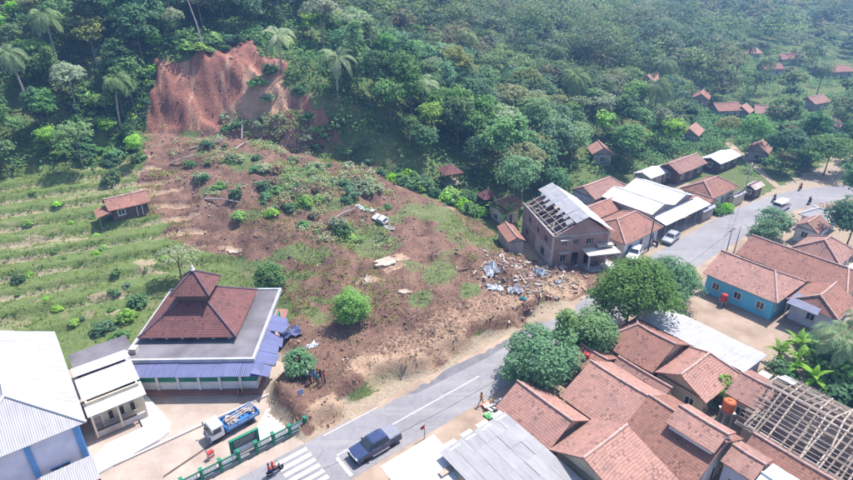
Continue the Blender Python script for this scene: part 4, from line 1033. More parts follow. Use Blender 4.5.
# ------------------------------------------------------------------ vegetation
rng = np.random.default_rng(11)
def quads_mesh(name, V, mat, nper=4):
    """V: (n, nper, 3) array of separate small faces"""
    n = len(V); me = bpy.data.meshes.new(name)
    me.vertices.add(n*nper); me.vertices.foreach_set('co', V.astype(np.float32).ravel())
    me.loops.add(n*nper); me.loops.foreach_set('vertex_index', np.arange(n*nper, dtype=np.int32))
    me.polygons.add(n); me.polygons.foreach_set('loop_start', np.arange(0, n*nper, nper, dtype=np.int32))
    me.update(calc_edges=True); me.materials.append(mat); return me
def unit(n):
    v = rng.normal(size=(n, 3)); return v/np.linalg.norm(v, axis=1, keepdims=True)
def leaves(C, N, size, asp=.6, jit=.7):
    """leaf diamonds at centres C facing roughly N"""
    n = len(C); N = N+unit(n)*jit; N /= np.linalg.norm(N, axis=1, keepdims=True)+1e-9
    a = np.cross(N, unit(n)); a /= np.linalg.norm(a, axis=1, keepdims=True)+1e-9
    b = np.cross(N, a); s = size*rng.uniform(.6, 1.4, (n, 1))
    return np.stack([C-a*s, C-b*s*asp+N*s*.15, C+a*s, C+b*s*asp+N*s*.15], 1)
def crown_pts(nc, per, rad, shape='round', clump=.30, hollow=.5):
    rx, ry, rz_ = rad
    u = unit(nc); r = rng.uniform(hollow, 1, (nc, 1))**.6
    c = u*r
    if shape == 'flat': c[:, 2] = np.abs(c[:, 2])*.8-.2
    if shape == 'cone':
        h = rng.uniform(-1, 1, nc); w = (1-h)/2*.9+.12; q = rng.uniform(0, 6.28, nc); rr = np.sqrt(rng.uniform(.3, 1, nc))*w
        c = np.stack([rr*np.cos(q), rr*np.sin(q), h], 1)
    if shape == 'bush': c[:, 2] = np.abs(c[:, 2])
    if shape in ('round', 'lumpy'):   # lower part thinner
        c[:, 2] = np.where(c[:, 2] < -.35, -.35+rng.uniform(-.1, .25, nc), c[:, 2])
    if shape == 'lumpy':
        lob = unit(5); k = rng.integers(0, 5, nc); c = lob[k]*.52*np.array([1, 1, .75])+c*.55
    C = c*np.array([rx, ry, rz_])
    cs = clump*rng.uniform(.6, 1.35, (nc, 1))*min(rx, ry)
    u2 = unit(nc*per); u2[:, 2] = np.where(u2[:, 2] < -.25, -u2[:, 2], u2[:, 2]); u2 = u2*rng.uniform(.65, 1, (nc*per, 1))
    L = np.repeat(C, per, 0)+u2*np.repeat(cs, per, 0)*np.array([1.15, 1.15, .72])
    N = u2*1.0+np.repeat(c, per, 0)*.35+np.array([0, 0, .6])
    return L, N
def trunk_mb(h, r, spread, nlimb=5, zc=.45, lean=0.0):
    mb = MB(); tip = Vector((lean*h, random.uniform(-.1, .1)*h*.3, h))
    base = [Vector((0, 0, -.5))]; n = 5
    for k in range(1, n+1):
        f = k/n; base.append(Vector((tip.x*f*f+random.uniform(-.06, .06)*r*6, tip.y*f+random.uniform(-.06, .06)*r*6, tip.z*f)))
    mb.tube(base, [r*1.25]+[r*(1-.75*k/n) for k in range(1, n+1)], 7)
    for k in range(nlimb):
        f = random.uniform(zc, .85); i = min(n-1, int(f*n)); p = base[i].lerp(base[i+1], f*n-i)
        q = random.uniform(0, 6.28); d = Vector((math.cos(q), math.sin(q), random.uniform(.4, 1.0)))*spread*random.uniform(.5, .9)
        mb.tube([p, p+d*.55+Vector((0, 0, -.04*spread)), p+d], [r*.45, r*.3, r*.08], 5)
    return mb
class Kind: pass
def make_kind(seed, mat, h, rad, shape, nc, per, leaf, bark='bark', clump=.3, zc=.45, r=.16, hollow=.5, lean=0):
    global rng
    rng = np.random.default_rng(seed); random.seed(seed)
    k = Kind(); L, N = crown_pts(nc, per, rad, shape, clump, hollow)
    if shape != 'bush': L = L+np.array([lean*h, 0, h-rad[2]*.35])
    else: L = L+np.array([0, 0, .1])
    k.crown = quads_mesh('crown', leaves(L, N, leaf), M[mat])
    k.trunk = trunk_mb(h, r, max(rad[0], rad[1])*.75, 6, zc, lean).mesh('trunk', M[bark], smooth=True) if shape != 'bush' else trunk_mb(rad[2]*.7, .06, rad[0]*.7, 7, .1).mesh('stem', M[bark], smooth=True)
    k.h = h; k.rad = rad; k.shape = shape
    return k
def plant(k, name, label, cat, loc, sc=1.0, rz=None, group=None, sz=None):
    o = thing(name, label, cat, loc, random.uniform(0, 6.28) if rz is None else rz, group)
    o.scale = (sc, sc, sc*(sz or 1))
    link_mesh('crown' if k.shape != 'bush' else 'foliage', k.crown, o); link_mesh('trunk' if k.shape != 'bush' else 'stem', k.trunk, o)
    return o
FK = {}   # forest kinds at unit (metre) scale
FK['mid'] = [make_kind(101+i, 'leaf_mid', 8+i, (3.6, 3.4, 3.0+.3*i), ('round', 'lumpy', 'lumpy')[i], 75, 22, .30, clump=.33) for i in range(3)]
FK['dark'] = [make_kind(111+i, 'leaf_dark', 8.5+i, (3.4, 3.6, 3.6), ('lumpy', 'round')[i], 80, 22, .30, clump=.33) for i in range(2)]
FK['blue'] = [make_kind(121+i, 'leaf_blue', 8+i, (3.8, 3.6, 3.0), ('lumpy', 'round')[i], 80, 22, .30, clump=.32) for i in range(2)]
FK['lime'] = [make_kind(131, 'leaf_lime', 7, (3.2, 3.2, 2.6), 'lumpy', 70, 20, .30, clump=.34)]
FK['olive'] = [make_kind(141+i, 'leaf_olive', 9, (3.6, 3.4, 3.0), ('flat', 'lumpy')[i], 62, 20, .30, 'bark_pale', clump=.30) for i in range(2)]
FK['grey'] = [make_kind(151+i, 'leaf_grey', 9, (3.4, 3.4, 3.2), ('lumpy', 'flat')[i], 58, 18, .30, 'bark_pale', clump=.30) for i in range(2)]
FK['slim'] = [make_kind(161+i, 'leaf_mid', 10, (1.9, 1.9, 4.0), 'cone', 60, 20, .28, clump=.5, zc=.2) for i in range(1)]
FDESC = {'mid': ('mid green broadleaf tree in the dense hillside forest', 'mid green hillside trees'),
         'dark': ('dark green full crowned tree in the dense hillside forest', 'dark green hillside trees'),
         'blue': ('bluish green broadleaf tree in the dense hillside forest', 'bluish green hillside trees'),
         'lime': ('bright yellow green tree standing out in the hillside forest', 'bright green hillside trees'),
         'olive': ('dull olive thin crowned tree in the hillside forest', 'olive hillside trees'),
         'grey': ('pale grey green feathery tree in the hillside forest', 'grey green hillside trees'),
         'slim': ('slim upright green tree in the hillside forest', 'slim hillside trees')}
# ---- palms
def palm_meshes(seed, mat, nf=17, L=3.6, trunk_h=8, r=.17, lean=.12, droop=1.0):
    global rng
    rng = np.random.default_rng(seed); random.seed(seed)
    tip = Vector((lean*trunk_h, 0, trunk_h)); mb = MB()
    pts = [Vector((lean*trunk_h*f*f, 0, -.5 if f == 0 else trunk_h*f)) for f in (0, .15, .4, .7, 1)]
    mb.tube(pts, [r*1.5, r*1.15, r, r*.9, r*.8], 7)
    tr = mb.mesh('trunk', M['bark_pale'], smooth=True)
    Q = []
    for k in range(nf):
        q = k*2.399+random.uniform(-.2, .2); el = random.uniform(-.15, 1.15); d = Vector((math.cos(q), math.sin(q), 0))
        p = tip.copy(); v = d*math.cos(el)+Vector((0, 0, math.sin(el))); prev = p.copy(); n = 15
        sd_ = Vector((-d.y, d.x, 0))
        for i in range(n):
            v = (v+Vector((0, 0, -.10*droop-.02*i*droop))).normalized(); p = prev+v*(L/n)
            Q.append([prev-sd_*.03, p-sd_*.03, p+sd_*.03, prev+sd_*.03])
            if i > 1:
                ll = L*.24*math.sin(math.pi*min(1, (i+1.5)/(n+1)))+.12
                for sg in (-1, 1):
                    for j in (0, .5):
                        o = prev.lerp(p, j); t_ = (sd_*sg+v*.7+Vector((0, 0, -.45-random.random()*.35))).normalized()*ll; wv = v*.075
                        Q.append([o, o+t_*.5+wv, o+t_, o+t_*.5-wv])
            prev = p
    cr = quads_mesh('crown', np.array([[tuple(x) for x in qq] for qq in Q]), M[mat])
    k = Kind(); k.crown = cr; k.trunk = tr; k.shape = 'palm'; k.h = trunk_h; k.rad = (L*.8, L*.8, L*.5); return k
PK = palm_meshes(201, 'leaf_palm', 20, 4.2, 9); PK2 = palm_meshes(202, 'leaf_grey', 14, 4.6, 7, .2, .05, .75); PK3 = palm_meshes(203, 'leaf_palm', 22, 4.4, 5.6, .2, .06)
# ---- banana plants
def banana_kind(seed):
    random.seed(seed); mb = MB(); mb.tube([(0, 0, -.2), (.05, 0, 1.0), (.05, .05, 2.0)], [.14, .12, .08], 7); k = Kind(); k.trunk = mb.mesh('trunk', M['leaf_olive'], smooth=True)
    Q = []
    for i in range(9):
        q = i*2.4+random.uniform(-.3, .3); el = random.uniform(.35, 1.3); d = Vector((math.cos(q), math.sin(q), 0)); sd_ = Vector((-d.y, d.x, 0))
        v = d*math.cos(el)+Vector((0, 0, math.sin(el))); p = Vector((.05, .05, 1.9)); n = 7; L = random.uniform(1.7, 2.5)
        for j in range(n):
            v2 = (v+Vector((0, 0, -.20))).normalized(); p2 = p+v2*L/n
            w0 = .36*math.sin(math.pi*(j/n)**.7+.05); w1 = .36*math.sin(math.pi*((j+1)/n)**.7) if j < n-1 else .02
            for sg in (-1, 1): Q.append([p, p2, p2+sd_*sg*w1+Vector((0, 0, .1*w1)), p+sd_*sg*w0+Vector((0, 0, .1*w0))])
            p, v = p2, v2
    k.crown = quads_mesh('leaves', np.array([[tuple(x) for x in qq] for qq in Q]), M['leaf_banana']); k.shape = 'palm'; k.h = 2; k.rad = (2, 2, 1); return k
BK = [banana_kind(301), banana_kind(302)]
# ---- shrubs
SK = [make_kind(401+i, m_, 1, (1.1, 1.1, 1.0), 'bush', 30, 16, .17, clump=.34, hollow=.3) for i, m_ in enumerate(('leaf_mid', 'leaf_lime', 'leaf_dark', 'leaf_blue', 'leaf_grey', 'leaf_olive', 'leaf_dry'))]

# ---- the trees one can name
NK = make_kind
plant(NK(501, 'leaf_blue', 4.4, (3.7, 3.5, 3.5), 'lumpy', 230, 64, .145, clump=.25), 'roadside_tree', 'round bluish green tree beside the road near the pink gable house', 'tree', W(16.4, 8.4), 1.2)
plant(NK(502, 'leaf_mid', 4.6, (1.5, 1.5, 3.8), 'cone', 90, 34, .15, clump=.5, zc=.2), 'roadside_tree', 'narrow upright green tree between two round roadside trees', 'tree', W(20.9, 8.3), 1.15)
plant(NK(503, 'leaf_mid', 4.4, (3.1, 3.0, 3.1), 'lumpy', 200, 54, .15, clump=.27), 'roadside_tree', 'fresh green round tree right of the narrow upright one', 'tree', W(25.0, 8.5), 1.12)
plant(NK(504, 'leaf_mid', 6.0, (4.9, 4.5, 3.3), 'lumpy', 320, 54, .16, 'bark', clump=.24), 'roadside_tree', 'large mid green spreading tree over the road opposite the wrecked building', 'tree', W(34.0, 8.4), 1.17)
plant(NK(505, 'leaf_blue', 5.0, (3.9, 3.7, 3.0), 'lumpy', 230, 48, .165, clump=.27), 'roadside_tree', 'bluish green roadside tree at the corner of the dirt yard', 'tree', W(43.4, 8.2))
plant(NK(506, 'leaf_mid', 5.0, (3.2, 3, 2.4), 'lumpy', 120, 34, .18, clump=.28), 'roadside_tree', 'pale green roadside tree shading the back of the dirt yard', 'tree', W(46.9, 7.7), .8)
p = P(352, 322); plant(NK(507, 'leaf_lime', 3.0, (2.2, 2.2, 2.5), 'round', 190, 44, .12, clump=.30), 'young_tree', 'single lime green tree standing alone on the brown slide debris', 'tree', p)
p = P(272, 291); plant(NK(508, 'leaf_mid', 2.4, (1.9, 1.9, 1.8), 'round', 110, 34, .15, clump=.3), 'young_tree', 'compact green tree at the back corner of the mosque slab', 'tree', p+Vector((0, 0, .3)), 1.1)
p = P(300, 371); plant(NK(509, 'leaf_blue', 1.7, (1.8, 1.7, 1.4), 'round', 90, 30, .14, clump=.3), 'young_tree', 'low bushy tree beside the crumpled blue awning', 'tree', p)
p = P(182, 281); plant(NK(510, 'leaf_grey', 4.6, (3.2, 2.4, 1.3), 'flat', 46, 22, .16, 'bark', clump=.26, lean=.05), 'young_tree', 'thin crowned tree behind the mosque roof on the left', 'tree', p)
p = G(765, 236); plant(NK(511, 'leaf_blue', 3.8, (2.9, 2.7, 2.3), 'lumpy', 110, 32, .18, clump=.28), 'roadside_tree', 'bluish green roadside tree in front of the brown roof by the bend', 'tree', W(70.8, 7.6), 1.05)
plant(NK(512, 'leaf_blue', 3.8, (2.6, 2.6, 2.2), 'round', 100, 32, .18, clump=.28), 'roadside_tree', 'second bluish roadside tree just beyond the first near the white van', 'tree', W(76.6, 7.9), 1.05)
plant(NK(513, 'leaf_dark', 9.5, (5.6, 5.2, 4.2), 'lumpy', 190, 34, .26, clump=.26), 'large_tree', 'very large dark green tree at the road bend on the right edge', 'tree', W(104, 13.5))
plant(NK(514, 'leaf_dark', 7, (4.2, 4, 3.2), 'lumpy', 150, 34, .22, clump=.27), 'large_tree', 'dark green tree right of the brown hip roof at the right edge', 'tree', W(82.2, 17.6))
plant(NK(515, 'leaf_mid', 7.5, (4.4, 4.4, 3.4), 'lumpy', 150, 32, .24, clump=.27), 'large_tree', 'big green tree on the far side of the road bend', 'tree', W(118, 1))
plant(NK(516, 'leaf_dark', 7.5, (4.0, 4.0, 3.4), 'lumpy', 140, 32, .24, clump=.27), 'large_tree', 'dark tree with purple shade beside the road bend and footpath', 'tree', W(113, -6))
pb = G(827, 376); ps, pt = ST(pb.x, pb.y)
plant(PK3, 'coconut_palm', 'coconut palm with arching fronds near the bare timber roof', 'palm', (pb.x, pb.y, 0), 1.0, R(75))
plant(PK3, 'coconut_palm', 'coconut palm at the right edge behind the nearer palm', 'palm', W(50.5, 29.5), .95, 2.2)
for i, (s, t, k_) in enumerate(((42.2, 23.8, 1.0), (43.5, 25.5, .9), (45.4, 24.6, 1.1), (41.0, 26.2, .9), (40.2, 28.4, 1.1))):
    plant(BK[i % 2], 'banana_plant', 'banana plant in the green clump below the coconut palm', 'banana plant', W(s, t), k_*.9, group='banana plants below the palm')
for i, (s, t, k_, m_) in enumerate(((39.6, 25.2, 1.7, 2), (43.8, 28.3, 2.0, 0), (46.8, 27.6, 2.1, 2), (48.2, 25.2, 1.8, 3), (38.2, 24.6, 1.2, 6), (45.8, 31.0, 2.3, 0), (37.6, 28.6, 1.7, 2), (49.6, 28.6, 2.0, 0), (40.6, 31.5, 2.0, 2), (43, 33, 2.2, 0), (39.5, 34.8, 2, 3))):
    plant(SK[m_], 'garden_shrub', 'leafy garden shrub in the green clump below the coconut palm', 'shrub', W(s, t), k_, group='shrubs below the palm')
for i, (s, t, k_, m_) in enumerate(((30.3, 22.4, .95, 1), (29.3, 21.9, .8, 0), (28.2, 22.4, .7, 3))):
    plant(SK[m_], 'garden_shrub', 'potted looking green shrub in the gap beside the orange tank', 'shrub', W(s, t, .4 if i else 1.6), k_*1.5, group='shrubs beside the orange tank')
plant(BK[0], 'banana_plant', 'banana plant with wide leaves between gazebo and wrecked building', 'banana plant', P(505, 226), 1.3)
plant(BK[1], 'banana_plant', 'banana plant behind the low annexe of the wrecked building', 'banana plant', P(497, 220), 1.2)
plant(SK[0], 'garden_shrub', 'clipped green hedge shrub beside the pale roadside shack', 'shrub', W(79.5, -3.4), 1.5)
plant(SK[1], 'garden_shrub', 'bright green round shrub next to the clipped hedge by the road', 'shrub', W(81.6, -2.6), 1.3)
plant(SK[4], 'garden_shrub', 'grey green shrub on the verge before the blue house', 'shrub', W(57.5, 8.2), 1.0)
plant(SK[6], 'garden_shrub', 'reddish dry shrub between the road poles', 'shrub', W(63.2, 7.6), 1.1)
p = P(121, 128); plant(PK, 'coconut_palm', 'tall coconut palm left of the red scar above the terraces', 'palm', p, 1.0, .6)
for i, (u, v, lab) in enumerate(((352, 82, 'silvery palm leaning at the right rim of the scar'), (338, 98, 'silvery palm lowest at the right rim of the scar'), (362, 68, 'silvery palm highest at the right rim of the scar'), (282, 72, 'drooping silvery palm inside the top of the scar'), (422, 122, 'silvery palm rising from the forest right of the slide'))):
    plant(PK2, 'forest_palm', lab, 'palm', P(u, v), 1.0+.1*(i % 3))
p = P(204, 50); MB().tube([(p.x, p.y, p.z-.5), (p.x-.6, p.y, p.z+5), (p.x-1.9, p.y, p.z+11)], [.22, .17, .07], 7).build('bare_trunk', M['bark_pale']); tag(bpy.data.objects['bare_trunk'], 'tall bare pale tree trunk standing on the scar rim', 'tree trunk')

# ---- hillside forest
FARPX = [(700, 100, 9, 4), (768, 70, 9, 4), (812, 104, 9, 4), (690, 136, 8, 4), (723, 110, 15, 8), (741, 113, 8, 5), (768, 112, 13, 8), (650, 82, 7, 4), (745, 54, 8, 4), (785, 60, 11, 4), (830, 72, 14, 5), (757, 152, 5, 4), (599, 154, 7, 5), (826, 126, 6, 4),
         (845, 58, 22, 7), (764, 150, 4, 26), (450, 168, 12, 11), (487, 195, 9, 12), (605, 188, 26, 9), (683, 163, 19, 7), (655, 172, 13, 7), (720, 159, 19, 6), (715, 180, 24, 10), (762, 187, 10, 7), (640, 195, 45, 16)]
def clear_view(x, y, z, h, r):
    u, v0, dep = proj(x, y, z); _, v1, _ = proj(x, y, z+h); k = F/dep*r
    for (a, b, ru, rv) in FARPX:
        c = _fd[(a, b)]
        if dep < c+4 and abs(u-a) < ru+k*.6 and v1 < b+1 and v0 > b-rv: return False
    return True
_fd = {}
for (a, b, ru, rv) in FARPX:
    q = P(a, b+rv*.6); _fd[(a, b)] = proj(q.x, q.y, q.z)[2]
cand = []
random.seed(5)
def scatter(y0, y1, x0, x1, step):
    y = y0
    while y < y1:
        x = x0
        while x < x1:
            yield x+random.uniform(-.45, .45)*step, y+random.uniform(-.45, .45)*step
            x += step
        y += step
_le2 = [tuple(le[i]+nor[i]*3.3) for i in range(70, len(le), 2)]
def forest_ok(X, Y, low=False):
    S, T = ST(X, Y); tl = -T
    d = tl-smooth_interp(S, TF_T)
    m = slide_mask(X, Y)
    ok = (d > -4) & (m < .25) & ((S > 30) | (S < -2) | (d > 0))
    if not low: ok &= ~((S > 4) & (S < 36) & (d > 6) & (d < 55) & ((slide_mask(X-3, Y-2.7) > .5) | (slide_mask(X-6.5, Y-5.8) > .5) | (slide_mask(X-9.5, Y-8.5) > .5)))
    plain = (S > 104) & (tl > 4) & (d <= 0)                      # trees on the valley floor beyond the village
    right = (S > 96) & (T > 12)
    edge_ = (S > 46) & (S < 98) & (tl > 24) & (d <= 0)
    ok |= (plain & (vnoise(X*.06, Y*.06, 9) > .12)) | right | edge_
    pa = np.minimum(np.abs(S-(102+(tl-1.5)*.98)), 99)
    for q in _le2: ok &= ((X-q[0])**2+(Y-q[1])**2) > 49
    ok &= ~((pa < 3.2) & (tl < 26) & (tl > 0))
    return ok
pts = list(scatter(60, 240, -150, 230, 4.7)); A_ = np.array(pts); ok = forest_ok(A_[:, 0], A_[:, 1]); A_ = A_[ok]
pts2 = list(scatter(240, 640, -330, 520, 8.0)); B_ = np.array(pts2); B_ = B_[forest_ok(B_[:, 0], B_[:, 1])]
allp = np.concatenate([A_, B_]); zz_ = hz(allp[:, 0], allp[:, 1])
patch = fbm(allp[:, 0]*.022, allp[:, 1]*.022, 3, 61)
cand = []
for (x, y), z, pn in zip(allp, zz_, patch):
    u, v, dep = proj(x, y, z); _, v2, _ = proj(x, y, z+12)
    if u < -70 or u > 930 or v < -25 or v2 > 300 or dep > 620: continue
    cand.append((dep, x, y, z, pn))
cand.sort()
kindcount = {k: 0 for k in FK}; rest = []
LIM = 300
cum = 0
for dep, x, y, z, pn in cand:
    rr = random.random()
    if dep > 165 and random.random() < (.5 if dep < 240 else .3): continue
    S_, T_ = ST(x, y)
    if pn < .42: w_ = (('dark', .30), ('blue', .25), ('mid', .33), ('slim', .05), ('grey', .04), ('olive', .03))
    elif pn < .55: w_ = (('mid', .36), ('blue', .22), ('dark', .14), ('olive', .10), ('grey', .10), ('lime', .04), ('slim', .04))
    else: w_ = (('grey', .24), ('olive', .24), ('mid', .30), ('blue', .14), ('lime', .08))
    if S_ < -2: w_ = (('mid', .46), ('lime', .16), ('dark', .22), ('grey', .06), ('olive', .05), ('slim', .05))
    acc = 0
    for kk, ww in w_:
        acc += ww
        if rr < acc: break
    sc = (random.uniform(.6, 1.15) if dep < 170 else random.choice((random.uniform(.6, 1.2), random.uniform(1.0, 1.6), random.uniform(1.5, 2.1))))*(.78 if S_ < -4 else 1.0)
    K = random.choice(FK[kk])
    if not clear_view(x, y, z, (K.h+K.rad[2])*sc, K.rad[0]*sc): continue
    if cum < LIM and kindcount[kk] < 280:
        kindcount[kk] += 1; cum += 1
        lab, grp = FDESC[kk]; rg = 'above the terraces' if S_ < 0 else 'above the scar' if S_ < 28 else 'above the gazebos' if S_ < 58 else 'behind the white roofed shop' if S_ < 100 else 'up the valley'
        lab += ' '+rg; grp += ' '+rg
        plant(K, 'forest_tree', lab, 'tree', (x, y, z-.4), sc, None, grp, random.uniform(.85, 1.2))
    else: rest.append((x, y, z, sc, kk))
# the wood beyond reads as one mass
def far_mass(name, items, mats, label, nleaf, lsize):
    V = []; MI = []
    keys = ['leaf_mid', 'leaf_dark', 'leaf_blue', 'leaf_olive', 'leaf_grey', 'leaf_lime']
    kmap = {'mid': 0, 'slim': 0, 'dark': 1, 'blue': 2, 'olive': 3, 'grey': 4, 'lime': 5}
    for (x, y, z, sc, kk) in items:
        dep = math.hypot(x, y); nr_ = dep < 200; n = int(nleaf*(2.2 if nr_ else 1 if dep < 300 else .6)); ls = lsize*(.72 if nr_ else 1 if dep < 300 else 1.4)
        nc = 42 if nr_ else 26; L, N = crown_pts(nc, max(3, n//nc), (3.9*sc, 3.7*sc, 3.3*sc), random.choice(('round', 'lumpy', 'lumpy')), .36 if nr_ else .40, .8)
        V.append(leaves(L+np.array([x, y, z+6.2*sc]), N, ls, .75, .35)); MI += [random.choice((0, 0, 1, 2, 2, 3, 4, 5, 6, 7, 8))]*len(V[-1])
    V = np.concatenate(V); me = quads_mesh(name, V, FARL[0])
    for k in FARL[1:]: me.materials.append(k)
    me.polygons.foreach_set('material_index', np.array(MI, dtype=np.int32)); me.update()
    o = link_mesh(name, me); tag(o, label, 'forest', kind='stuff'); return o
far_mass('distant_forest', rest, None, 'distant hazy forest covering the slopes beyond the nearer trees', 270, .47)
print('TREES', cum, kindcount, 'rest', len(rest))
for i, (s, t, k_, m_, lab) in enumerate(((124, -6, .9, 'dark', 'full dark tree second from the road bend on its inner side'), (131, -15, 1.0, 'mid', 'green tree farther back beyond the road bend beside the footpath'), (117, -15, .8, 'mid', 'green tree right of the footpath near the village end'), (136, 3, 1.0, 'dark', 'dark tree far beyond the bend at the right edge'), (127, 4.5, .9, 'dark', 'dark tree hugging the outer edge of the road bend'))):
    plant(FK[m_][0], 'large_tree', lab, 'tree', W(s, t), k_*1.25)
# undergrowth under the near forest
rng = np.random.default_rng(77)
ug = []
for dep, x, y, z, pn in cand:
    if dep > 290: break
    for k in range(4 if dep < 160 else 2):
        xx, yy = x+random.uniform(-4, 4), y+random.uniform(-4, 4)
        ug.append((xx, yy))
for k in range(700): q_ = W(random.uniform(4, 38), -random.uniform(48, 112)); ug.append((q_.x, q_.y))
for k in range(900): q_ = W(random.uniform(96, 155), -random.uniform(4, 40)); ug.append((q_.x, q_.y))
ug = np.array(ug); okm = (slide_mask(ug[:, 0], ug[:, 1]) < .35) & forest_ok(ug[:, 0], ug[:, 1], True); ug = ug[okm]; uz = hz(ug[:, 0], ug[:, 1])
C = np.repeat(np.column_stack([ug, uz]), 24, 0); C = C+np.column_stack([rng.normal(0, .9, len(C)), rng.normal(0, .9, len(C)), rng.uniform(.1, 1.7, len(C))])
me = quads_mesh('undergrowth', leaves(C, np.tile([0, 0, 1.0], (len(C), 1)), .34), M['leaf_mid']); me.materials.append(M['leaf_dark'])
me.polygons.foreach_set('material_index', (rng.random(len(C)) < .4).astype(np.int32)); tag(link_mesh('undergrowth', me), 'leafy undergrowth below the hillside trees', 'undergrowth', kind='stuff')

# ---- shrubs on terraces, slide and edges
random.seed(21)
def shrub_at(u, v, sc, m_, lab, grp, name='shrub'):
    p = P(u, v); plant(SK[m_], name, lab, 'shrub', (p.x, p.y, p.z-.08), sc, None, grp, random.uniform(.75, 1.15))
n_ = 0
for k in range(30):
    u = random.uniform(2, 170); v = random.uniform(165, 325)
    p = P(u, v); s, t = ST(p.x, p.y)
    if s > -1 or (95 < u < 165 and 195 < v < 232): continue
    shrub_at(u, v, random.uniform(.3, .7), random.choice((0, 0, 1, 1, 3)), 'small green shrub on the edge of a field terrace', 'shrubs on the terraces')
for u, v, sc, m_, lab in ((112, 180, 1.5, 0, 'large green bush at the upper end of the terraces'), (128, 150, 1.8, 2, 'dark bush at the foot of the scar beside the terraces'), (18, 282, .9, 2, 'dark round shrub on the leftmost lower terrace'), (128, 318, 1.2, 1, 'bright green shrub behind the left edge of the mosque'),
                     (138, 305, 1.3, 2, 'dark shrub touching the mosque roof on the left'), (105, 330, 1.4, 3, 'bluish shrub above the low grey store'), (120, 338, 1.1, 0, 'green shrub next to the low grey store')):
    shrub_at(u, v, sc, m_, lab, None)
for k in range(70):                                              # torn up brush across the upper slide
    u = random.gauss(285, 62); v = random.gauss(176, 22)+(u-285)*.12
    if not (150 < u < 400 and 125 < v < 235): continue
    shrub_at(u, v, random.uniform(.55, 1.35), random.choice((0, 3, 3, 4, 4, 5, 2, 6)), 'uprooted scrubby bush lying on the upper slide debris', 'torn up bushes on the slide')
for u, v, sc, m_ in ((345, 232, 1.2, 0), (352, 240, 1.0, 1), (338, 225, 1.2, 4), (305, 205, 1.2, 1), (318, 200, 1.0, 1), (272, 215, 1.0, 1), (240, 218, 1.0, 1), (375, 190, 1.5, 4), (362, 186, 1.7, 4), (350, 196, 1.4, 3), (335, 128, 1.6, 0), (325, 140, 1.2, 3), (258, 85, 1.7, 0), (268, 100, 1.3, 3), (270, 75, 1.6, 2), (300, 92, 1.3, 3), (225, 118, 1.2, 4), (240, 128, 1.4, 3), (262, 125, 1.5, 4), (280, 120, 1.4, 4), (308, 118, 1.4, 3)):
    shrub_at(u, v, sc, m_, 'surviving clump of green scrub within the slide', 'surviving scrub on the slide')
for k in range(34):                                              # fringe along the slide's right margin
    f = random.random(); u = 385+f*110+random.uniform(-4, 10); v = 182+f*44-random.uniform(2, 16)
    shrub_at(u, v, random.uniform(.9, 1.7), random.choice((0, 0, 1, 3, 2)), 'leafy bush on the forest fringe above the slide', 'bushes on the forest fringe')
for k in range(44):
    f = random.random(); u = 108+f*44; v = 165-f*95+random.uniform(-6, 12)
    shrub_at(u, v, random.uniform(.9, 1.6), random.choice((0, 0, 1, 2)), 'leafy bush on the left rim of the scar', 'bushes on the left rim')
for k in range(46):
    shrub_at(random.uniform(40, 142), random.uniform(95, 162), random.uniform(.9, 1.9), random.choice((0, 0, 1, 2, 3)), 'leafy bush on the wooded slope between terraces and scar', 'bushes on the left wooded slope')
for k in range(34):
    f = random.random(); u = 146+f*140; v = 50-abs(f-.35)*10+random.uniform(-8, 3)
    shrub_at(u, v, random.uniform(.9, 1.8), random.choice((0, 1, 2, 3)), 'leafy bush overhanging the top rim of the scar', 'bushes on the top rim')

# scattered palms that rise out of the forest
random.seed(81)
PALMS = ((560, 90), (610, 70), (655, 108), (690, 72), (735, 78), (705, 52), (815, 100), (530, 60), (470, 75), (640, 140), (575, 128), (755, 92), (60, 70), (30, 110), (170, 20))
for i, (u, v) in enumerate(PALMS):
    p = P(u, v)
    plant(PK, 'forest_palm', 'coconut palm rising above the crowns of the hillside forest', 'palm', (p.x, p.y, p.z), random.uniform(1.0, 1.5), None, 'palms in the forest')
# low brush lying over the upper slide
rng = np.random.default_rng(88)
X_ = rng.uniform(-60, 20, 9000); Y_ = rng.uniform(75, 125, 9000); Z_ = hz(X_, Y_)
dep_ = Y_*math.cos(TH)-(Z_-H)*math.sin(TH); U_ = 426.5+F*X_/dep_; V_ = 240-F*(Y_*math.sin(TH)+(Z_-H)*math.cos(TH))/dep_
wgt = .75*np.exp(-((U_-285)/75)**2-((V_-172-(U_-285)*.12)/26)**2)
wgt = np.maximum(wgt, .2*((U_ > 300) & (U_ < 390) & (V_ > 222) & (V_ < 250)))
wgt = np.maximum(wgt, .9*((U_ > 215) & (U_ < 320) & (V_ > 112) & (V_ < 138)))
kp = (slide_mask(X_, Y_) > .4) & (vnoise(X_*.22, Y_*.22, 5) > .42) & (rng.random(9000) < wgt)
bx = np.column_stack([X_, Y_, Z_])[kp][:1100]
C = np.repeat(np.array(bx), 30, 0); C = C+np.column_stack([rng.normal(0, .55, len(C)), rng.normal(0, .55, len(C)), rng.uniform(.02, .75, len(C))])
me = quads_mesh('slide_brush', leaves(C, np.tile([0, 0, 1.0], (len(C), 1)), .17), M['leaf_grey'])
for k in ('leaf_mid', 'leaf_olive', 'leaf_dry'): me.materials.append(M[k])
me.polygons.foreach_set('material_index', np.repeat(rng.choice(4, len(bx), p=(.42, .25, .23, .10)), 30).astype(np.int32)); tag(link_mesh('slide_brush', me), 'flattened mixed brush and torn leaves over the upper slide', 'brush', kind='stuff')

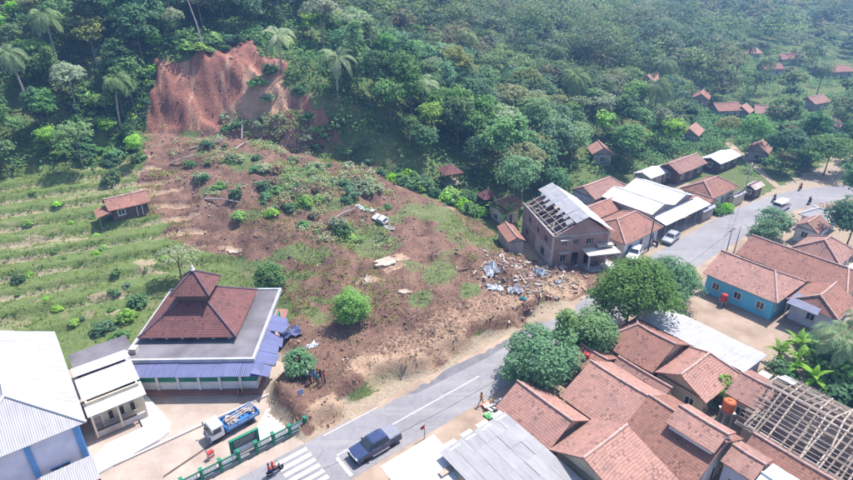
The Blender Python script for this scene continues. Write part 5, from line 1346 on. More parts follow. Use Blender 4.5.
# ---- grass, straw, clods: nobody could count these
def tufts(name, XY, mat, h, nb, label, cat, spread=.25):
    rng_ = np.random.default_rng(len(XY)); Z = hz(XY[:, 0], XY[:, 1]); n = len(XY)*nb
    B = np.repeat(np.column_stack([XY, Z]), nb, 0)+np.column_stack([rng_.normal(0, spread, n), rng_.normal(0, spread, n), np.zeros(n)-.03])
    q = rng_.uniform(0, 6.28, n); hh = h*rng_.uniform(.5, 1.4, n); lean = rng_.uniform(.2, .9, n)*hh; wv = .06+.04*hh
    d = np.column_stack([np.cos(q), np.sin(q)]); e = np.column_stack([-np.sin(q), np.cos(q)])
    T_ = B.copy(); T_[:, :2] += d*lean[:, None]; T_[:, 2] += hh
    L_ = B.copy(); L_[:, :2] += e*wv[:, None]; R_ = B.copy(); R_[:, :2] -= e*wv[:, None]
    me = quads_mesh(name, np.stack([L_, R_, T_], 1), M[mat], 3); return tag(link_mesh(name, me), label, cat, kind='stuff')
def pick(n, x0, x1, y0, y1, f):
    rng_ = np.random.default_rng(n+7); X = rng_.uniform(x0, x1, n); Y = rng_.uniform(y0, y1, n); k = f(X, Y, rng_.random(n)); return np.column_stack([X[k], Y[k]])
def f_terr(X, Y, r_):
    S, T = ST(X, Y); return (S < 1) & (-T > 30) & (-T < 80) & (slide_mask(X, Y) < .3) & (r_ < .35+.65*(fbm(X*.15, Y*.15, 3, 91) > .5))
def f_slide(X, Y, r_):
    S, T = ST(X, Y); return (slide_mask(X, Y) > .5) & (-T > 9) & (fbm(X*.12, Y*.12, 4, 78) > .5) & (-T < 66)
def f_straw(X, Y, r_):
    S, T = ST(X, Y); return (slide_mask(X, Y) > .5) & (-T > .8) & (r_ < np.where(-T < 14, .9, .22))
def f_hedge(X, Y, r_):
    S, T = ST(X, Y); tl = -T; zf = smooth_interp(S, ZF_T); t0 = smooth_interp(S, T0_T); tf = smooth_interp(S, TF_T)
    q_ = zf*(np.clip((tl-t0)/np.maximum(tf-t0, 2), 0, 1)**1.15)/1.0+(fbm(X*.06, Y*.06, 2, 5)-.5)*.5*sst(3, -5, S)*sst(34, 37, tl)*sst(79, 74, tl); fr = q_-np.floor(q_)
    return (S < 0) & (tl > 37) & (tl < 76) & (fr > .80) & (slide_mask(X, Y) < .3) & (fbm(X*.2, Y*.2, 3, 92) > .40)
M['grass_dark'] = leafmat('grass_dark', (.045, .075, .024), (.085, .12, .04), .3)
tufts('terrace_edge_growth', pick(26000, -95, 0, 50, 135, f_hedge), 'grass_dark', .3, 6, 'darker tall growth along the terrace edges', 'grass', .22)
tufts('terrace_grass', pick(9000, -95, 0, 50, 135, f_terr), 'grass', .30, 7, 'rough grass growing on the field terraces', 'grass')
tufts('slide_grass', pick(15000, -60, 40, 50, 125, f_slide), 'grass', .34, 6, 'thin green grass left on the slide debris', 'grass', .3)
tufts('dry_straw', pick(9000, -40, 45, 44, 115, f_straw), 'straw', .38, 5, 'dry straw and stalks strewn on the slide toe', 'straw', .35)
M['clod'] = pm('clod_earth', (.24, .155, .13), (.14, .085, .07), .3, .95, .4)
M['clod_pale'] = pm('clod_pale', (.50, .41, .34), (.32, .24, .19), .3, .95, .4)
def clods(name, XY, mat, size, label, cat):
    rng_ = np.random.default_rng(len(XY)+3); n = len(XY); Z = hz(XY[:, 0], XY[:, 1])
    o6 = np.array([[1, 0, 0], [0, 1, 0], [-1, 0, 0], [0, -1, 0], [0, 0, .8], [0, 0, -.6]], float)
    tri = np.array([[0, 1, 4], [1, 2, 4], [2, 3, 4], [3, 0, 4], [1, 0, 5], [2, 1, 5], [3, 2, 5], [0, 3, 5]])
    sz = size*np.minimum(rng_.lognormal(0, .6, n), 3.5); V = o6[None]*rng_.uniform(.6, 1.3, (n, 6, 3))*sz[:, None, None]
    q = rng_.uniform(0, 6.28, n); c, s = np.cos(q), np.sin(q)
    X = V[..., 0]*c[:, None]-V[..., 1]*s[:, None]; Y = V[..., 0]*s[:, None]+V[..., 1]*c[:, None]
    V = np.stack([X, Y, V[..., 2]], -1)+np.column_stack([XY, Z+sz*.15])[:, None]
    idx = (tri[None]+6*np.arange(n)[:, None, None]).reshape(-1, 3)
    me = bpy.data.meshes.new(name); me.vertices.add(n*6); me.vertices.foreach_set('co', V.astype(np.float32).ravel())
    me.loops.add(idx.size); me.loops.foreach_set('vertex_index', idx.ravel().astype(np.int32)); me.polygons.add(len(idx)); me.polygons.foreach_set('loop_start', np.arange(0, idx.size, 3, dtype=np.int32))
    me.update(calc_edges=True); me.materials.append(mat); return tag(link_mesh(name, me), label, cat, kind='stuff')
clods('earth_clods', pick(17000, -62, 45, 44, 128, lambda X, Y, r_: (slide_mask(X, Y) > .55) & (-ST(X, Y)[1] > .5) & (fbm(X*.2, Y*.2, 3, 66) > .42)), M['clod'], .085, 'brown clods of earth strewn over the slide', 'clods')
clods('pale_stones', pick(9000, -62, 45, 44, 128, lambda X, Y, r_: (slide_mask(X, Y) > .55) & (-ST(X, Y)[1] > .4) & (fbm(X*.3, Y*.3, 3, 68) > .5)), M['clod_pale'], .075, 'pale stones scattered through the slide debris', 'stones')
def f_rub(X, Y, r_):
    S, T = ST(X, Y); return (S > 22) & (S < 47) & (-T > .7) & (-T < 15) & (r_ < np.exp(-((S-33)/8)**2-((-T-6)/4.5)**2)*1.3)
clods('building_rubble', pick(16000, -20, 50, 55, 105, f_rub), M['clod_pale'], .12, 'broken brick and plaster rubble in front of the wrecked building', 'rubble')

# ------------------------------------------------------------------ vehicles
def wheel(root, x, y, r, w_=.22):
    t = MB()
    prof = [(r*.62, -w_/2), (r*.9, -w_/2), (r, -w_/2+.05), (r, w_/2-.05), (r*.9, w_/2), (r*.62, w_/2)]
    t.lathe(prof, 18); o = t.build('wheel', M['black'], root, True); o.rotation_euler = (math.pi/2, 0, 0); o.location = (x, y, r)
    h = MB().lathe([(.02, -w_/2+.02), (r*.62, -w_/2+.0), (r*.62, w_/2), (.02, w_/2-.02)], 14).build('rim', M['chrome'], o, True)
    return o
def profile_body(name, prof, w_, mat, root, bev=.06, taper=None):
    """side profile (x,z) swept across width; taper(z) -> half width factor"""
    n = len(prof); mb = MB(); b = 0
    for sg in (-1, 1):
        for x, z in prof: mb.v.append((x, sg*w_/2*(taper(z) if taper else 1), z))
    mb.f.append(tuple(range(n))); mb.f.append(tuple(range(2*n-1, n-1, -1)))
    for i in range(n): j = (i+1) % n; mb.f.append((j, i, n+i, n+j))
    mb.m = [0]*len(mb.f)
    o = mb.build(name, mat, root, False, bev)
    bm = bmesh.new(); bm.from_mesh(o.data); bmesh.ops.recalc_face_normals(bm, faces=bm.faces); bm.to_mesh(o.data); bm.free()
    return o
def side_glass(root, prof, y, name='side_window'):
    for sg in (-1, 1):
        pts = [(x, sg*(y(z)+.012), z) for x, z in prof]
        MB().slab(pts, .02, down=Vector((0, -sg*.03, 0))).build(name, M['glass'], root)
# ---- navy pickup with silver bed cover (front towards -s)
pk = thing('pickup_truck', 'dark navy double cab pickup with silver bed cover parked on the road', 'pickup', W(-3.25, 5.05, .028), ROADA)
tp = lambda z: 1.0 if z < 1.05 else max(.74, 1-(z-1.05)*.36)
profile_body('body', [(-2.62, .42), (-2.66, .75), (-2.55, .98), (-1.35, 1.10), (-.95, 1.12), (1.15, 1.12), (1.2, 1.16), (2.62, 1.16), (2.68, .55), (2.6, .42)], 1.86, M['car_navy'], pk, .05)
profile_body('cabin', [(-1.32, 1.08), (-.62, 1.72), (.75, 1.75), (1.14, 1.6), (1.2, 1.08)], 1.78, M['car_navy'], pk, .05, tp)
hw_ = lambda z: .89*tp(z)
side_glass(pk, [(-.98, 1.18), (-.52, 1.60), (-.08, 1.62), (-.08, 1.18)], hw_); side_glass(pk, [(.0, 1.18), (.0, 1.62), (.72, 1.62), (.98, 1.5), (1.02, 1.18)], hw_)
MB().slab([(-1.30, -.76, 1.13), (-1.30, .76, 1.13), (-.70, .64, 1.685), (-.70, -.64, 1.685)], .02).build('windscreen', M['glass'], pk)
MB().slab([(1.20, -.7, 1.2), (1.15, -.62, 1.58), (1.15, .62, 1.58), (1.20, .7, 1.2)], .02, down=Vector((-.04, 0, 0))).build('rear_window', M['glass'], pk)
MB().box(1.24, 2.60, -.86, .86, 1.165, 1.235).build('bed_cover', pm('silver_cover', (.24, .25, .30), (.19, .20, .24), 1.2, .5, 0), pk, False, .03)
for x in (-1.62, 1.58):
    for y in (-.82, .82): wheel(pk, x, y, .39)
for y in (-.68, .68):
    MB().box(-2.665, -2.52, y-.2, y+.2, .76, .93).build('headlight', M['carwhite'], pk, False, .03); MB().box(2.62, 2.70, y-.12, y+.12, .7, 1.1).build('tail_light', M['red'], pk)
MB().box(-2.72, -2.5, -.86, .86, .40, .58).build('front_bumper', M['black'], pk, False, .04); MB().box(2.6, 2.76, -.85, .85, .42, .56).build('rear_bumper', M['chrome'], pk, False, .03)
MB().box(-2.68, -2.6, -.42, .42, .64, .9).build('grille', M['chrome'], pk)
for sg in (-1, 1):
    MB().box(-.98, -.80, sg*1.0-.1, sg*1.0+.1, 1.14, 1.32).build('side_mirror', M['car_navy'], pk, False, .04)
    MB().box(-.9, 1.1, sg*.95-.08, sg*.95+.08, .38, .45).build('side_step', M['chrome'], pk, False, .02)
    for x in (-.2, .85): MB().box(x-.1, x+.1, sg*.935-.015, sg*.935+.015, .98, 1.02).build('door_handle', M['chrome'], pk)
# ---- light truck: white cab, blue bed loaded with rubble
tk = thing('cargo_truck', 'small truck with white cab and blue bed full of rubble in the mosque yard', 'truck', W(-13.3, -6.5, .03), ROADA+.10)
profile_body('cab', [(-2.75, .55), (-2.80, 1.15), (-2.55, 1.95), (-2.35, 2.08), (-1.35, 2.08), (-1.28, .55)], 1.72, M['carwhite'], tk, .07)
MB().slab([(-2.80, -.72, 1.24), (-2.80, .72, 1.24), (-2.59, .66, 1.90), (-2.59, -.66, 1.90)], .02, down=Vector((.05, 0, 0))).build('windscreen', M['glass'], tk)
side_glass(tk, [(-2.55, 1.25), (-2.38, 1.85), (-1.62, 1.85), (-1.62, 1.25)], lambda z: .865)
MB().box(-2.6, 2.5, -.4, .4, .45, .62).build('chassis', M['black'], tk)
bd = MB(); bd.box(-1.15, 2.6, -.9, .9, .75, .85); bd.box(-1.15, 2.6, -.9, -.84, .85, 1.32); bd.box(-1.15, 2.6, .84, .9, .85, 1.32); bd.box(-1.15, -1.09, -.84, .84, .85, 1.5); bd.box(2.54, 2.6, -.84, .84, .85, 1.32)
bd.build('bed', M['truckblue'], tk)
for k in range(4):
    for sg in (-1, 1): MB().box(-1.1+k*1.2, -1.02+k*1.2, sg*.92-.02, sg*.92+.02, .78, 1.36).build('stake', M['truckblue'], tk)
for sg in (-1, 1): MB().box(-.9, 2.4, sg*.905-.005, sg*.905+.005, 1.02, 1.12).build('white_stripe', M['white'], tk)
random.seed(3)
for k in range(26):
    c = Vector((random.uniform(-.9, 2.3), random.uniform(-.65, .65), random.uniform(.95, 1.35))); r_ = random.uniform(.1, .26)
    m_ = MB().lathe([(.02, -r_), (r_*.8, -r_*.5), (r_, 0), (r_*.7, r_*.6), (.02, r_*.8)], 6, c); m_.build('load_chunk', M[random.choice(('clod_pale', 'brickw', 'concrete'))], tk)
for k in range(3): MB().tube([(-.8, -.5+k*.4, 1.45), (2.9, -.3+k*.25, 1.75)], .05, 5).build('load_plank', M['wood_pale'], tk)
for x in (-2.05, 1.5):
    for y in (-.74, .74): wheel(tk, x, y, .36)
for y in (-.6, .6): MB().box(-2.86, -2.76, y-.14, y+.14, .78, .96).build('headlight', M['glass'], tk)
MB().box(-2.9, -2.74, -.84, .84, .48, .66).build('front_bumper', M['galv'], tk)
for sg in (-1, 1): MB().box(-2.72, -2.64, sg*1.0-.08, sg*1.0+.08, 1.5, 1.85).build('side_mirror', M['black'], tk)
# ---- cars
def car(label, loc, rz, paint, L=4.2, w_=1.7, h=1.6, van=False, name='parked_car', cat='car'):
    c = thing(name, label, cat, loc, rz); hl = L/2; k = h/1.6
    t_ = lambda z: 1.0 if z < .95*k else max(.78, 1-(z-.95*k)*.32)
    if van: pr = [(-hl, .35), (-hl-.03, .8*k), (-hl+.45, 1.0*k), (-hl+1.05, 1.62*k), (hl-.15, 1.62*k), (hl, 1.0*k), (hl, .35)]
    else: pr = [(-hl, .35), (-hl-.03, .75*k), (-hl+1.1, .98*k), (-hl+1.75, 1.56*k), (hl-.75, 1.56*k), (hl-.05, 1.0*k), (hl, .35)]
    profile_body('body', pr, w_, paint, c, .07, t_)
    y = lambda z: w_/2*t_(z); x0 = pr[2][0]+.12; x1 = pr[3][0]; x2 = pr[4][0]
    side_glass(c, [(x0+.2, 1.02*k), (x1+.05, 1.46*k), ((x1+x2)/2-.05, 1.48*k), ((x1+x2)/2-.05, 1.02*k)], y)
    side_glass(c, [((x1+x2)/2+.05, 1.02*k), ((x1+x2)/2+.05, 1.48*k), (x2-.05, 1.46*k), (x2+.25, 1.02*k)], y)
    yy = w_/2*.8; A, B = Vector((pr[2][0], 0, pr[2][1])), Vector((pr[3][0], 0, pr[3][1])); n_ = Vector((-(B-A).z, 0, (B-A).x)).normalized()*.012
    a_, b_ = A.lerp(B, .08)+n_, A.lerp(B, .9)+n_
    MB().slab([(a_.x, -yy, a_.z), (a_.x, yy, a_.z), (b_.x, yy*.88, b_.z), (b_.x, -yy*.88, b_.z)], .015).build('windscreen', M['glass'], c)
    A, B = Vector((pr[4][0], 0, pr[4][1])), Vector((pr[5][0], 0, pr[5][1])); n_ = Vector((-(B-A).z, 0, (B-A).x)).normalized()*.012
    a_, b_ = A.lerp(B, .1)+n_, A.lerp(B, .85)+n_
    MB().slab([(a_.x, -yy*.88, a_.z), (a_.x, yy*.88, a_.z), (b_.x, yy, b_.z), (b_.x, -yy, b_.z)], .015).build('rear_window', M['glass'], c)
    for x in (-hl+.8, hl-.75):
        for yy_ in (-w_/2+.1, w_/2-.1): wheel(c, x, yy_, .31, .18)
    for sg in (-1, 1):
        MB().box(-hl-.05, -hl+.06, sg*w_*.34-.14, sg*w_*.34+.14, .62, .78).build('headlight', M['chrome'], c); MB().box(hl-.06, hl+.03, sg*w_*.38-.1, sg*w_*.38+.1, .6, .9).build('tail_light', M['red'], c)
    return c
car('white sport utility car parked beside the wrecked building rubble', W(52.2, -2.6, .03), ROADA+.35, M['carwhite'], 4.4, 1.75, 1.75)
car('silver grey car standing on the gravel yard edge', W(62.0, -2.1, .03), ROADA+.15, carpaint('silver_paint', (.34, .36, .40)), 4.1)
car('white van driving on the far road near the bend', W(90.6, 3.6, .03), ROADA+math.pi, M['carwhite'], 4.6, 1.8, 2.0, True, 'van', 'van')
car('red and white car at the right edge beyond the bend', W(97.6, 12.4, .03), ROADA-.9, carpaint('red_car_paint', (.45, .04, .04)), 4.0)
car('white car behind the red car at the right edge', W(99.8, 15.0, .03), ROADA-.9, M['carwhite'], 4.2)

# ------------------------------------------------------------------ people
def skin_body(name, joints, bones, radii, segs=2):
    me = bpy.data.meshes.new(name); me.from_pydata(joints, bones, []); o = bpy.data.objects.new(name, me); col.objects.link(o)
    md = o.modifiers.new('s', 'SKIN'); md.use_smooth_shade = True
    for i, v in enumerate(me.skin_vertices[0].data): v.radius = radii[i] if hasattr(radii[i], '__len__') else (radii[i], radii[i]); v.use_root = (i == 0)
    sb = o.modifiers.new('d', 'SUBSURF'); sb.levels = 1
    dg = bpy.context.evaluated_depsgraph_get(); m2 = bpy.data.meshes.new_from_object(o.evaluated_get(dg)); bpy.data.objects.remove(o); bpy.data.meshes.remove(me)
    m2.name = name; return m2
def pose(kind):
    J = {'pel': (0, 0, .93), 'spi': (0, 0, 1.15), 'che': (0, .0, 1.36), 'nec': (0, 0, 1.50), 'hea': (.01, 0, 1.60), 'top': (.0, 0, 1.70)}
    for sd_, sg in (('l', 1), ('r', -1)):
        J.update({'sh'+sd_: (0, sg*.19, 1.42), 'el'+sd_: (.02, sg*.25, 1.15), 'wr'+sd_: (.10, sg*.25, .92), 'ha'+sd_: (.13, sg*.25, .84),
                  'hi'+sd_: (0, sg*.10, .88), 'kn'+sd_: (.02, sg*.11, .50), 'an'+sd_: (-.02, sg*.12, .09), 'to'+sd_: (.16, sg*.14, .035)})
    if kind == 'walk':
        J['knl'] = (.16, .11, .52); J['anl'] = (.20, .12, .10); J['tol'] = (.38, .13, .05); J['knr'] = (-.05, -.11, .50); J['anr'] = (-.28, -.12, .12); J['tor'] = (-.12, -.13, .03)
        J['ell'] = (-.12, .25, 1.16); J['wrl'] = (-.12, .24, .93); J['hal'] = (-.10, .24, .85); J['elr'] = (.12, -.25, 1.17); J['wrr'] = (.27, -.22, 1.0); J['har'] = (.33, -.21, .94)
    if kind == 'point':
        J['elr'] = (.20, -.27, 1.32); J['wrr'] = (.44, -.26, 1.40); J['har'] = (.52, -.26, 1.42); J['ell'] = (-.05, .30, 1.18); J['wrl'] = (.05, .18, 1.0); J['hal'] = (.08, .12, .97)
    if kind == 'bend':
        J['spi'] = (.12, 0, 1.10); J['che'] = (.30, 0, 1.22); J['nec'] = (.42, 0, 1.30); J['hea'] = (.52, 0, 1.33); J['top'] = (.60, 0, 1.38)
        for sd_, sg in (('l', 1), ('r', -1)): J['sh'+sd_] = (.34, sg*.19, 1.22); J['el'+sd_] = (.42, sg*.23, .96); J['wr'+sd_] = (.52, sg*.16, .75); J['ha'+sd_] = (.56, sg*.12, .68)
    if kind == 'ride':
        dz = -.12
        J = {k: (x-.02, y, z+dz) for k, (x, y, z) in J.items()}
        for sd_, sg in (('l', 1), ('r', -1)):
            J['kn'+sd_] = (.36, sg*.20, .70); J['an'+sd_] = (.26, sg*.18, .34); J['to'+sd_] = (.44, sg*.18, .29)
            J['el'+sd_] = (.20, sg*.27, 1.08); J['wr'+sd_] = (.42, sg*.28, 1.03); J['ha'+sd_] = (.49, sg*.28, 1.03)
    if kind == 'pillion':
        dz = -.08
        J = {k: (x, y, z+dz) for k, (x, y, z) in J.items()}
        for sd_, sg in (('l', 1), ('r', -1)):
            J['kn'+sd_] = (.30, sg*.24, .68); J['an'+sd_] = (.12, sg*.20, .36); J['to'+sd_] = (.28, sg*.20, .31)
            J['el'+sd_] = (.12, sg*.26, 1.02); J['wr'+sd_] = (.28, sg*.18, .98); J['ha'+sd_] = (.34, sg*.15, .98)
    return J
RAD = {'pel': (.15, .11), 'spi': (.135, .10), 'che': (.16, .115), 'nec': .055, 'hea': (.09, .10), 'top': (.07, .08), 'sh': .065, 'el': .045, 'wr': .032, 'ha': (.038, .022), 'hi': .095, 'kn': .062, 'an': .042, 'to': .035}
BON = [('pel', 'spi'), ('spi', 'che'), ('che', 'nec'), ('nec', 'hea'), ('hea', 'top')]+[(a+d, b+d) for d in 'lr' for a, b in (('sh', 'el'), ('el', 'wr'), ('wr', 'ha'), ('hi', 'kn'), ('kn', 'an'), ('an', 'to'))]+[('che', 'shl'), ('che', 'shr'), ('pel', 'hil'), ('pel', 'hir')]
_pc = {}
def person_mesh(kind):
    if kind in _pc: return _pc[kind]
    J = pose(kind); names = list(J); ix = {n: i for i, n in enumerate(names)}
    rad = [RAD[n] if n in RAD else RAD[n[:2]] for n in names]
    me = skin_body('person_'+kind, [J[n] for n in names], [(ix[a], ix[b]) for a, b in BON], rad)
    bm = bmesh.new(); bm.from_mesh(me)
    # five fingers a hand, nose and ears
    ex_ = MB()
    for d, sg in (('l', 1), ('r', -1)):
        wv, hv = Vector(J['wr'+d]), Vector(J['ha'+d]); dr = (hv-wv).normalized(); sdv = Vector((1, 0, 0)) if abs(dr.x) < .6 else Vector((0, sg, 0)); cu = Vector((0, -sg, 0)) if abs(dr.x) < .6 else Vector((0, 0, -1))
        for i in range(4):
            o = hv+sdv*(.026-.0175*i); L = (.075, .085, .08, .06)[i]
            ex_.tube([o, o+dr*L*.55+cu*.008, o+dr*L*.85+cu*.03], [.009, .008, .006], 5)
        o = wv.lerp(hv, .5)+sdv*.03; ex_.tube([o, o+sdv*.025+dr*.03, o+sdv*.028+dr*.065+cu*.01], [.010, .009, .007], 5)
    hd_ = Vector(J['hea']); ex_.tube([hd_+Vector((.085, 0, .02)), hd_+Vector((.115, 0, -.01))], [.012, .018], 5)
    for sg in (-1, 1): ex_.tube([hd_+Vector((0, sg*.085, .02)), hd_+Vector((-.01, sg*.105, .0))], [.022, .026], 6)
    e = ex_.mesh('x', M['skin']); bm.from_mesh(e); bm.to_mesh(me); bm.free(); bpy.data.meshes.remove(e)
    _pc[kind] = (me, J); return _pc[kind]
def person(label, loc, rz, kind, shirt, trousers, hat=None, group=None, helmet=None, name='person'):
    me0, J = person_mesh(kind); me = me0.copy(); me.materials.clear()
    for m_ in (M['skin'], shirt, trousers, M['black']): me.materials.append(m_)
    hipz = J['pel'][2]; nk = Vector(J['nec'])
    idx = []
    for p in me.polygons:
        c = p.center; arm = min((c-Vector(J['wrl'])).length, (c-Vector(J['wrr'])).length, (c-Vector(J['hal'])).length, (c-Vector(J['har'])).length)
        leg = min((c-Vector(J[k])).length for k in ('knl', 'knr', 'hil', 'hir', 'pel')); tor = min((c-Vector(J[k])).length for k in ('spi', 'che', 'shl', 'shr'))
        ft = min((c-Vector(J[k])).length for k in ('tol', 'tor')); an = min((c-Vector(J[k])).length for k in ('anl', 'anr')); hd_ = min((c-Vector(J['hea'])).length, (c-Vector(J['top'])).length)
        if ft < .09: idx.append(3)
        elif an < .07 and ft < .22: idx.append(3)
        elif hd_ < .13 and (c-nk).length > .06: idx.append(0)
        elif arm < .17: idx.append(0)
        elif min(leg, an) < tor: idx.append(2)
        else: idx.append(1)
    me.polygons.foreach_set('material_index', idx); me.update()
    o = link_mesh(name, me); o.location = loc; o.rotation_euler = (0, 0, rz); tag(o, label, 'person', group)
    hv = Vector(J['hea'])*.45+Vector(J['top'])*.55; r_ = .118
    cap = MB().lathe([(r_*1.02, -.02), (r_*1.0, .04), (r_*.8, .09), (r_*.4, .118), (.01, .125)], 12, hv+Vector((-.012, 0, -.01)))
    cap.build('helmet' if helmet else 'hair', helmet or M['hair'], o, True)
    return o
sh = lambda n, c: pm('cloth_'+n, c, None, 6, .9, .1)
CL = {'red': sh('red', (.52, .07, .06)), 'navy': sh('navy', (.04, .06, .16)), 'teal': sh('teal', (.05, .26, .28)), 'white': sh('white', (.66, .66, .66)), 'orange': sh('orange', (.70, .22, .05)), 'black': sh('black', (.04, .04, .045)), 'blue': sh('blue', (.10, .20, .42)), 'khaki': sh('khaki', (.30, .25, .17))}
def on(u, v): return P(u, v)
for (u, v, rz, kd, a_, b_, lab) in ((306, 382, 1.2, 'bend', 'white', 'black', 'person in white shirt bending down at the foot of the slide'),
        (311, 384, .6, 'stand', 'navy', 'black', 'person in navy shirt standing left in the group by the slide'),
        (315, 382, 2.4, 'point', 'blue', 'navy', 'person in blue shirt pointing in the group by the slide'),
        (318, 385, -2.0, 'stand', 'teal', 'black', 'person in teal shirt in the middle of the group by the slide'),
        (321, 382, 1.6, 'walk', 'black', 'navy', 'person in black shirt walking in the group by the slide'),
        (325, 383, -2.6, 'stand', 'red', 'black', 'person in red shirt standing right in the group by the slide'),
        (308, 378, -1.0, 'stand', 'white', 'navy', 'person in white shirt behind the group by the slide'),
        (241, 396, -1.2, 'bend', 'orange', 'black', 'person in orange shirt bending at the mosque steps'),
        (606, 256, -1.4, 'stand', 'white', 'black', 'person in white shirt standing beside the white sport utility car'),
        (600, 259, .4, 'walk', 'navy', 'black', 'person in navy shirt walking past the porch of the wrecked building'),
        (611, 254, 2.6, 'stand', 'black', 'khaki', 'person in black shirt near the porch of the tiled house'),
        (481, 405, -.8, 'walk', 'orange', 'khaki', 'person in orange vest at the road edge by the shop yard')):
    person(lab, on(u, v)+Vector((0, 0, .03)), rz, kd, CL[a_], CL[b_])
# ---- motorcycles
def motorbike(name, label, loc, rz, colr, rider=None, group=None):
    b_ = thing(name, label, 'motorcycle', loc, rz, group)
    for x in (-.62, .62):
        t = MB().lathe([(.22, -.045), (.27, -.045), (.29, 0), (.27, .045), (.22, .045)], 18).build('wheel', M['black'], b_, True); t.rotation_euler = (math.pi/2, 0, 0); t.location = (x, 0, .29)
        MB().lathe([(.02, -.03), (.22, -.02), (.22, .02), (.02, .03)], 12).build('rim', M['chrome'], t, True)
    profile_body('body', [(-.75, .72), (-.55, .50), (-.1, .38), (.25, .38), (.42, .62), (.50, .90), (.42, .94), (.20, .58), (-.1, .56), (-.3, .70)], .22, colr, b_, .03)
    profile_body('seat', [(-.72, .76), (-.70, .82), (-.1, .78), (.02, .70), (-.1, .66), (-.5, .70)], .25, M['black'], b_, .03)
    f = MB(); f.tube([(.62, .08, .29), (.46, .08, .95)], .025, 6); f.tube([(.62, -.08, .29), (.46, -.08, .95)], .025, 6); f.build('fork', M['chrome'], b_)
    MB().tube([(.36, .33, 1.0), (.46, .15, 1.02), (.46, -.15, 1.02), (.36, -.33, 1.0)], .018, 6).build('handlebar', M['black'], b_)
    MB().lathe([(.02, -.05), (.08, -.04), (.09, .03), (.03, .06)], 10, (.54, 0, .88)).build('headlight', M['chrome'], b_, True)
    MB().tube([(-.1, -.13, .32), (-.8, -.15, .42)], [.03, .045], 7).build('exhaust', M['chrome'], b_)
    MB().box(.35, .9, -.06, .06, .58, .61).build('mudguard', colr, b_); MB().box(-.95, -.5, -.06, .06, .60, .63).build('mudguard', M['black'], b_)
    for sg in (-1, 1): MB().lathe([(.01, -.01), (.05, 0), (.01, .01)], 8, (.36, sg*.3, 1.16)).build('mirror', M['black'], b_)
    return b_
HR, HK = pm('red_helmet', (.5, .05, .05), None, 3, .3, 0), pm('black_helmet', (.03, .03, .03), None, 3, .3, 0)
bl = W(-12.4, 1.6, .03); motorbike('motorcycle', 'motorcycle carrying two riders beside the zebra crossing', bl, ROADA+.05, M['black'])
d = Vector((math.cos(ROADA+.05), math.sin(ROADA+.05), 0))
person('front rider in red jacket on the motorcycle near the zebra crossing', bl+d*-.16, ROADA+.05, 'ride', CL['red'], CL['black'], helmet=HR)
person('pillion rider in dark clothes on the motorcycle near the zebra crossing', bl+d*-.58+Vector((0, 0, .02)), ROADA+.05, 'pillion', CL['red'], CL['navy'], helmet=HK)
for (s, t, rz, lab, c_) in ((93.6, 1.0, math.pi, 'motorcycle on the far road left of the white van', 'black'), (104.2, 1.6, math.pi, 'motorcycle farthest up the road before the bend', 'red'), (98.0, 5.8, 0, 'motorcycle on the right side of the far road near the stall', 'black')):
    l_ = W(s, t, .03); motorbike('motorcycle', lab, l_, ROADA+rz, M['black']); d = Vector((math.cos(ROADA+rz), math.sin(ROADA+rz), 0))
    person('rider of the '+lab, l_+d*-.16, ROADA+rz, 'ride', CL[c_], CL['black'], helmet=HK)
motorbike('motorcycle', 'black motorcycle parked in the dirt yard by the grey roof', W(7.2, 10.7, .03), ROADA-1.2, M['black'])
motorbike('motorcycle', 'motorcycle parked by the gravel yard next to the silver car', W(58.6, -3.0, .03), ROADA+1.2, M['red'])

# ------------------------------------------------------------------ yard fence, gate board, signs, poles
fn = thing('yard_fence', 'green and white mosque yard fence with posts and low dark base', 'fence', W(-12.6, -1.75), ROADA)
L0, L1 = -7.4, 5.2
MB().box(L0, L1, -.16, .16, 0, .55).build('base_wall', pm('fence_base', (.20, .23, .24), (.13, .15, .16), .8, .9), fn)
xs = [L0+i*(L1-L0)/7 for i in range(8)]
for i, x in enumerate(xs):
    p_ = MB().box(x-.13, x+.13, -.2, .2, .0, 1.55).build('post', M['green'], fn, False, .02); MB().box(x-.17, x+.17, -.24, .24, 1.55, 1.63).build('cap', M['green'], p_)
for i, (x0, x1) in enumerate(zip(xs, xs[1:])):
    if i == 3: continue
    MB().box(x0+.13, x1-.13, -.05, .05, .60, .72).build('rail', M['green'], fn); MB().box(x0+.13, x1-.13, -.05, .05, 1.28, 1.4).build('rail', M['green'], fn)
    for k in range(5):
        xx = x0+.2+k*(x1-x0-.5)/5; MB().box(xx, xx+(x1-x0-.5)/5-.06, -.03, .03, .74, 1.26).build('panel', M['white'], fn)
sg_ = thing('name_board', 'dark lettered name board in a green frame above the yard fence', 'sign', W(-13.6, -2.5), ROADA)
for x in (-1.35, 1.35): MB().box(x-.12, x+.12, -.12, .12, 0, 2.3).build('post', M['green'], sg_)
MB().box(-1.5, 1.5, -.14, .14, 2.3, 2.42).build('top_beam', M['green'], sg_); MB().box(-1.23, 1.23, -.06, .06, 1.2, 2.28).build('board', pm('board_face', (.09, .10, .10), (.06, .07, .07), 1, .6, 0), sg_)
MB().box(-1.23, 1.23, -.1, .1, .3, 1.1).build('lower_panel', M['white'], sg_)
random.seed(9)
for r_ in range(3):           # rows of small unreadable lettering strokes on the board
    x = -1.0
    while x < .95:
        w_ = random.uniform(.05, .16); MB().box(x, x+w_, -.072, -.062, 1.45+r_*.27, 1.56+r_*.27).build('letter', M['concrete_pale'], sg_); x += w_+random.choice((.04, .04, .12))
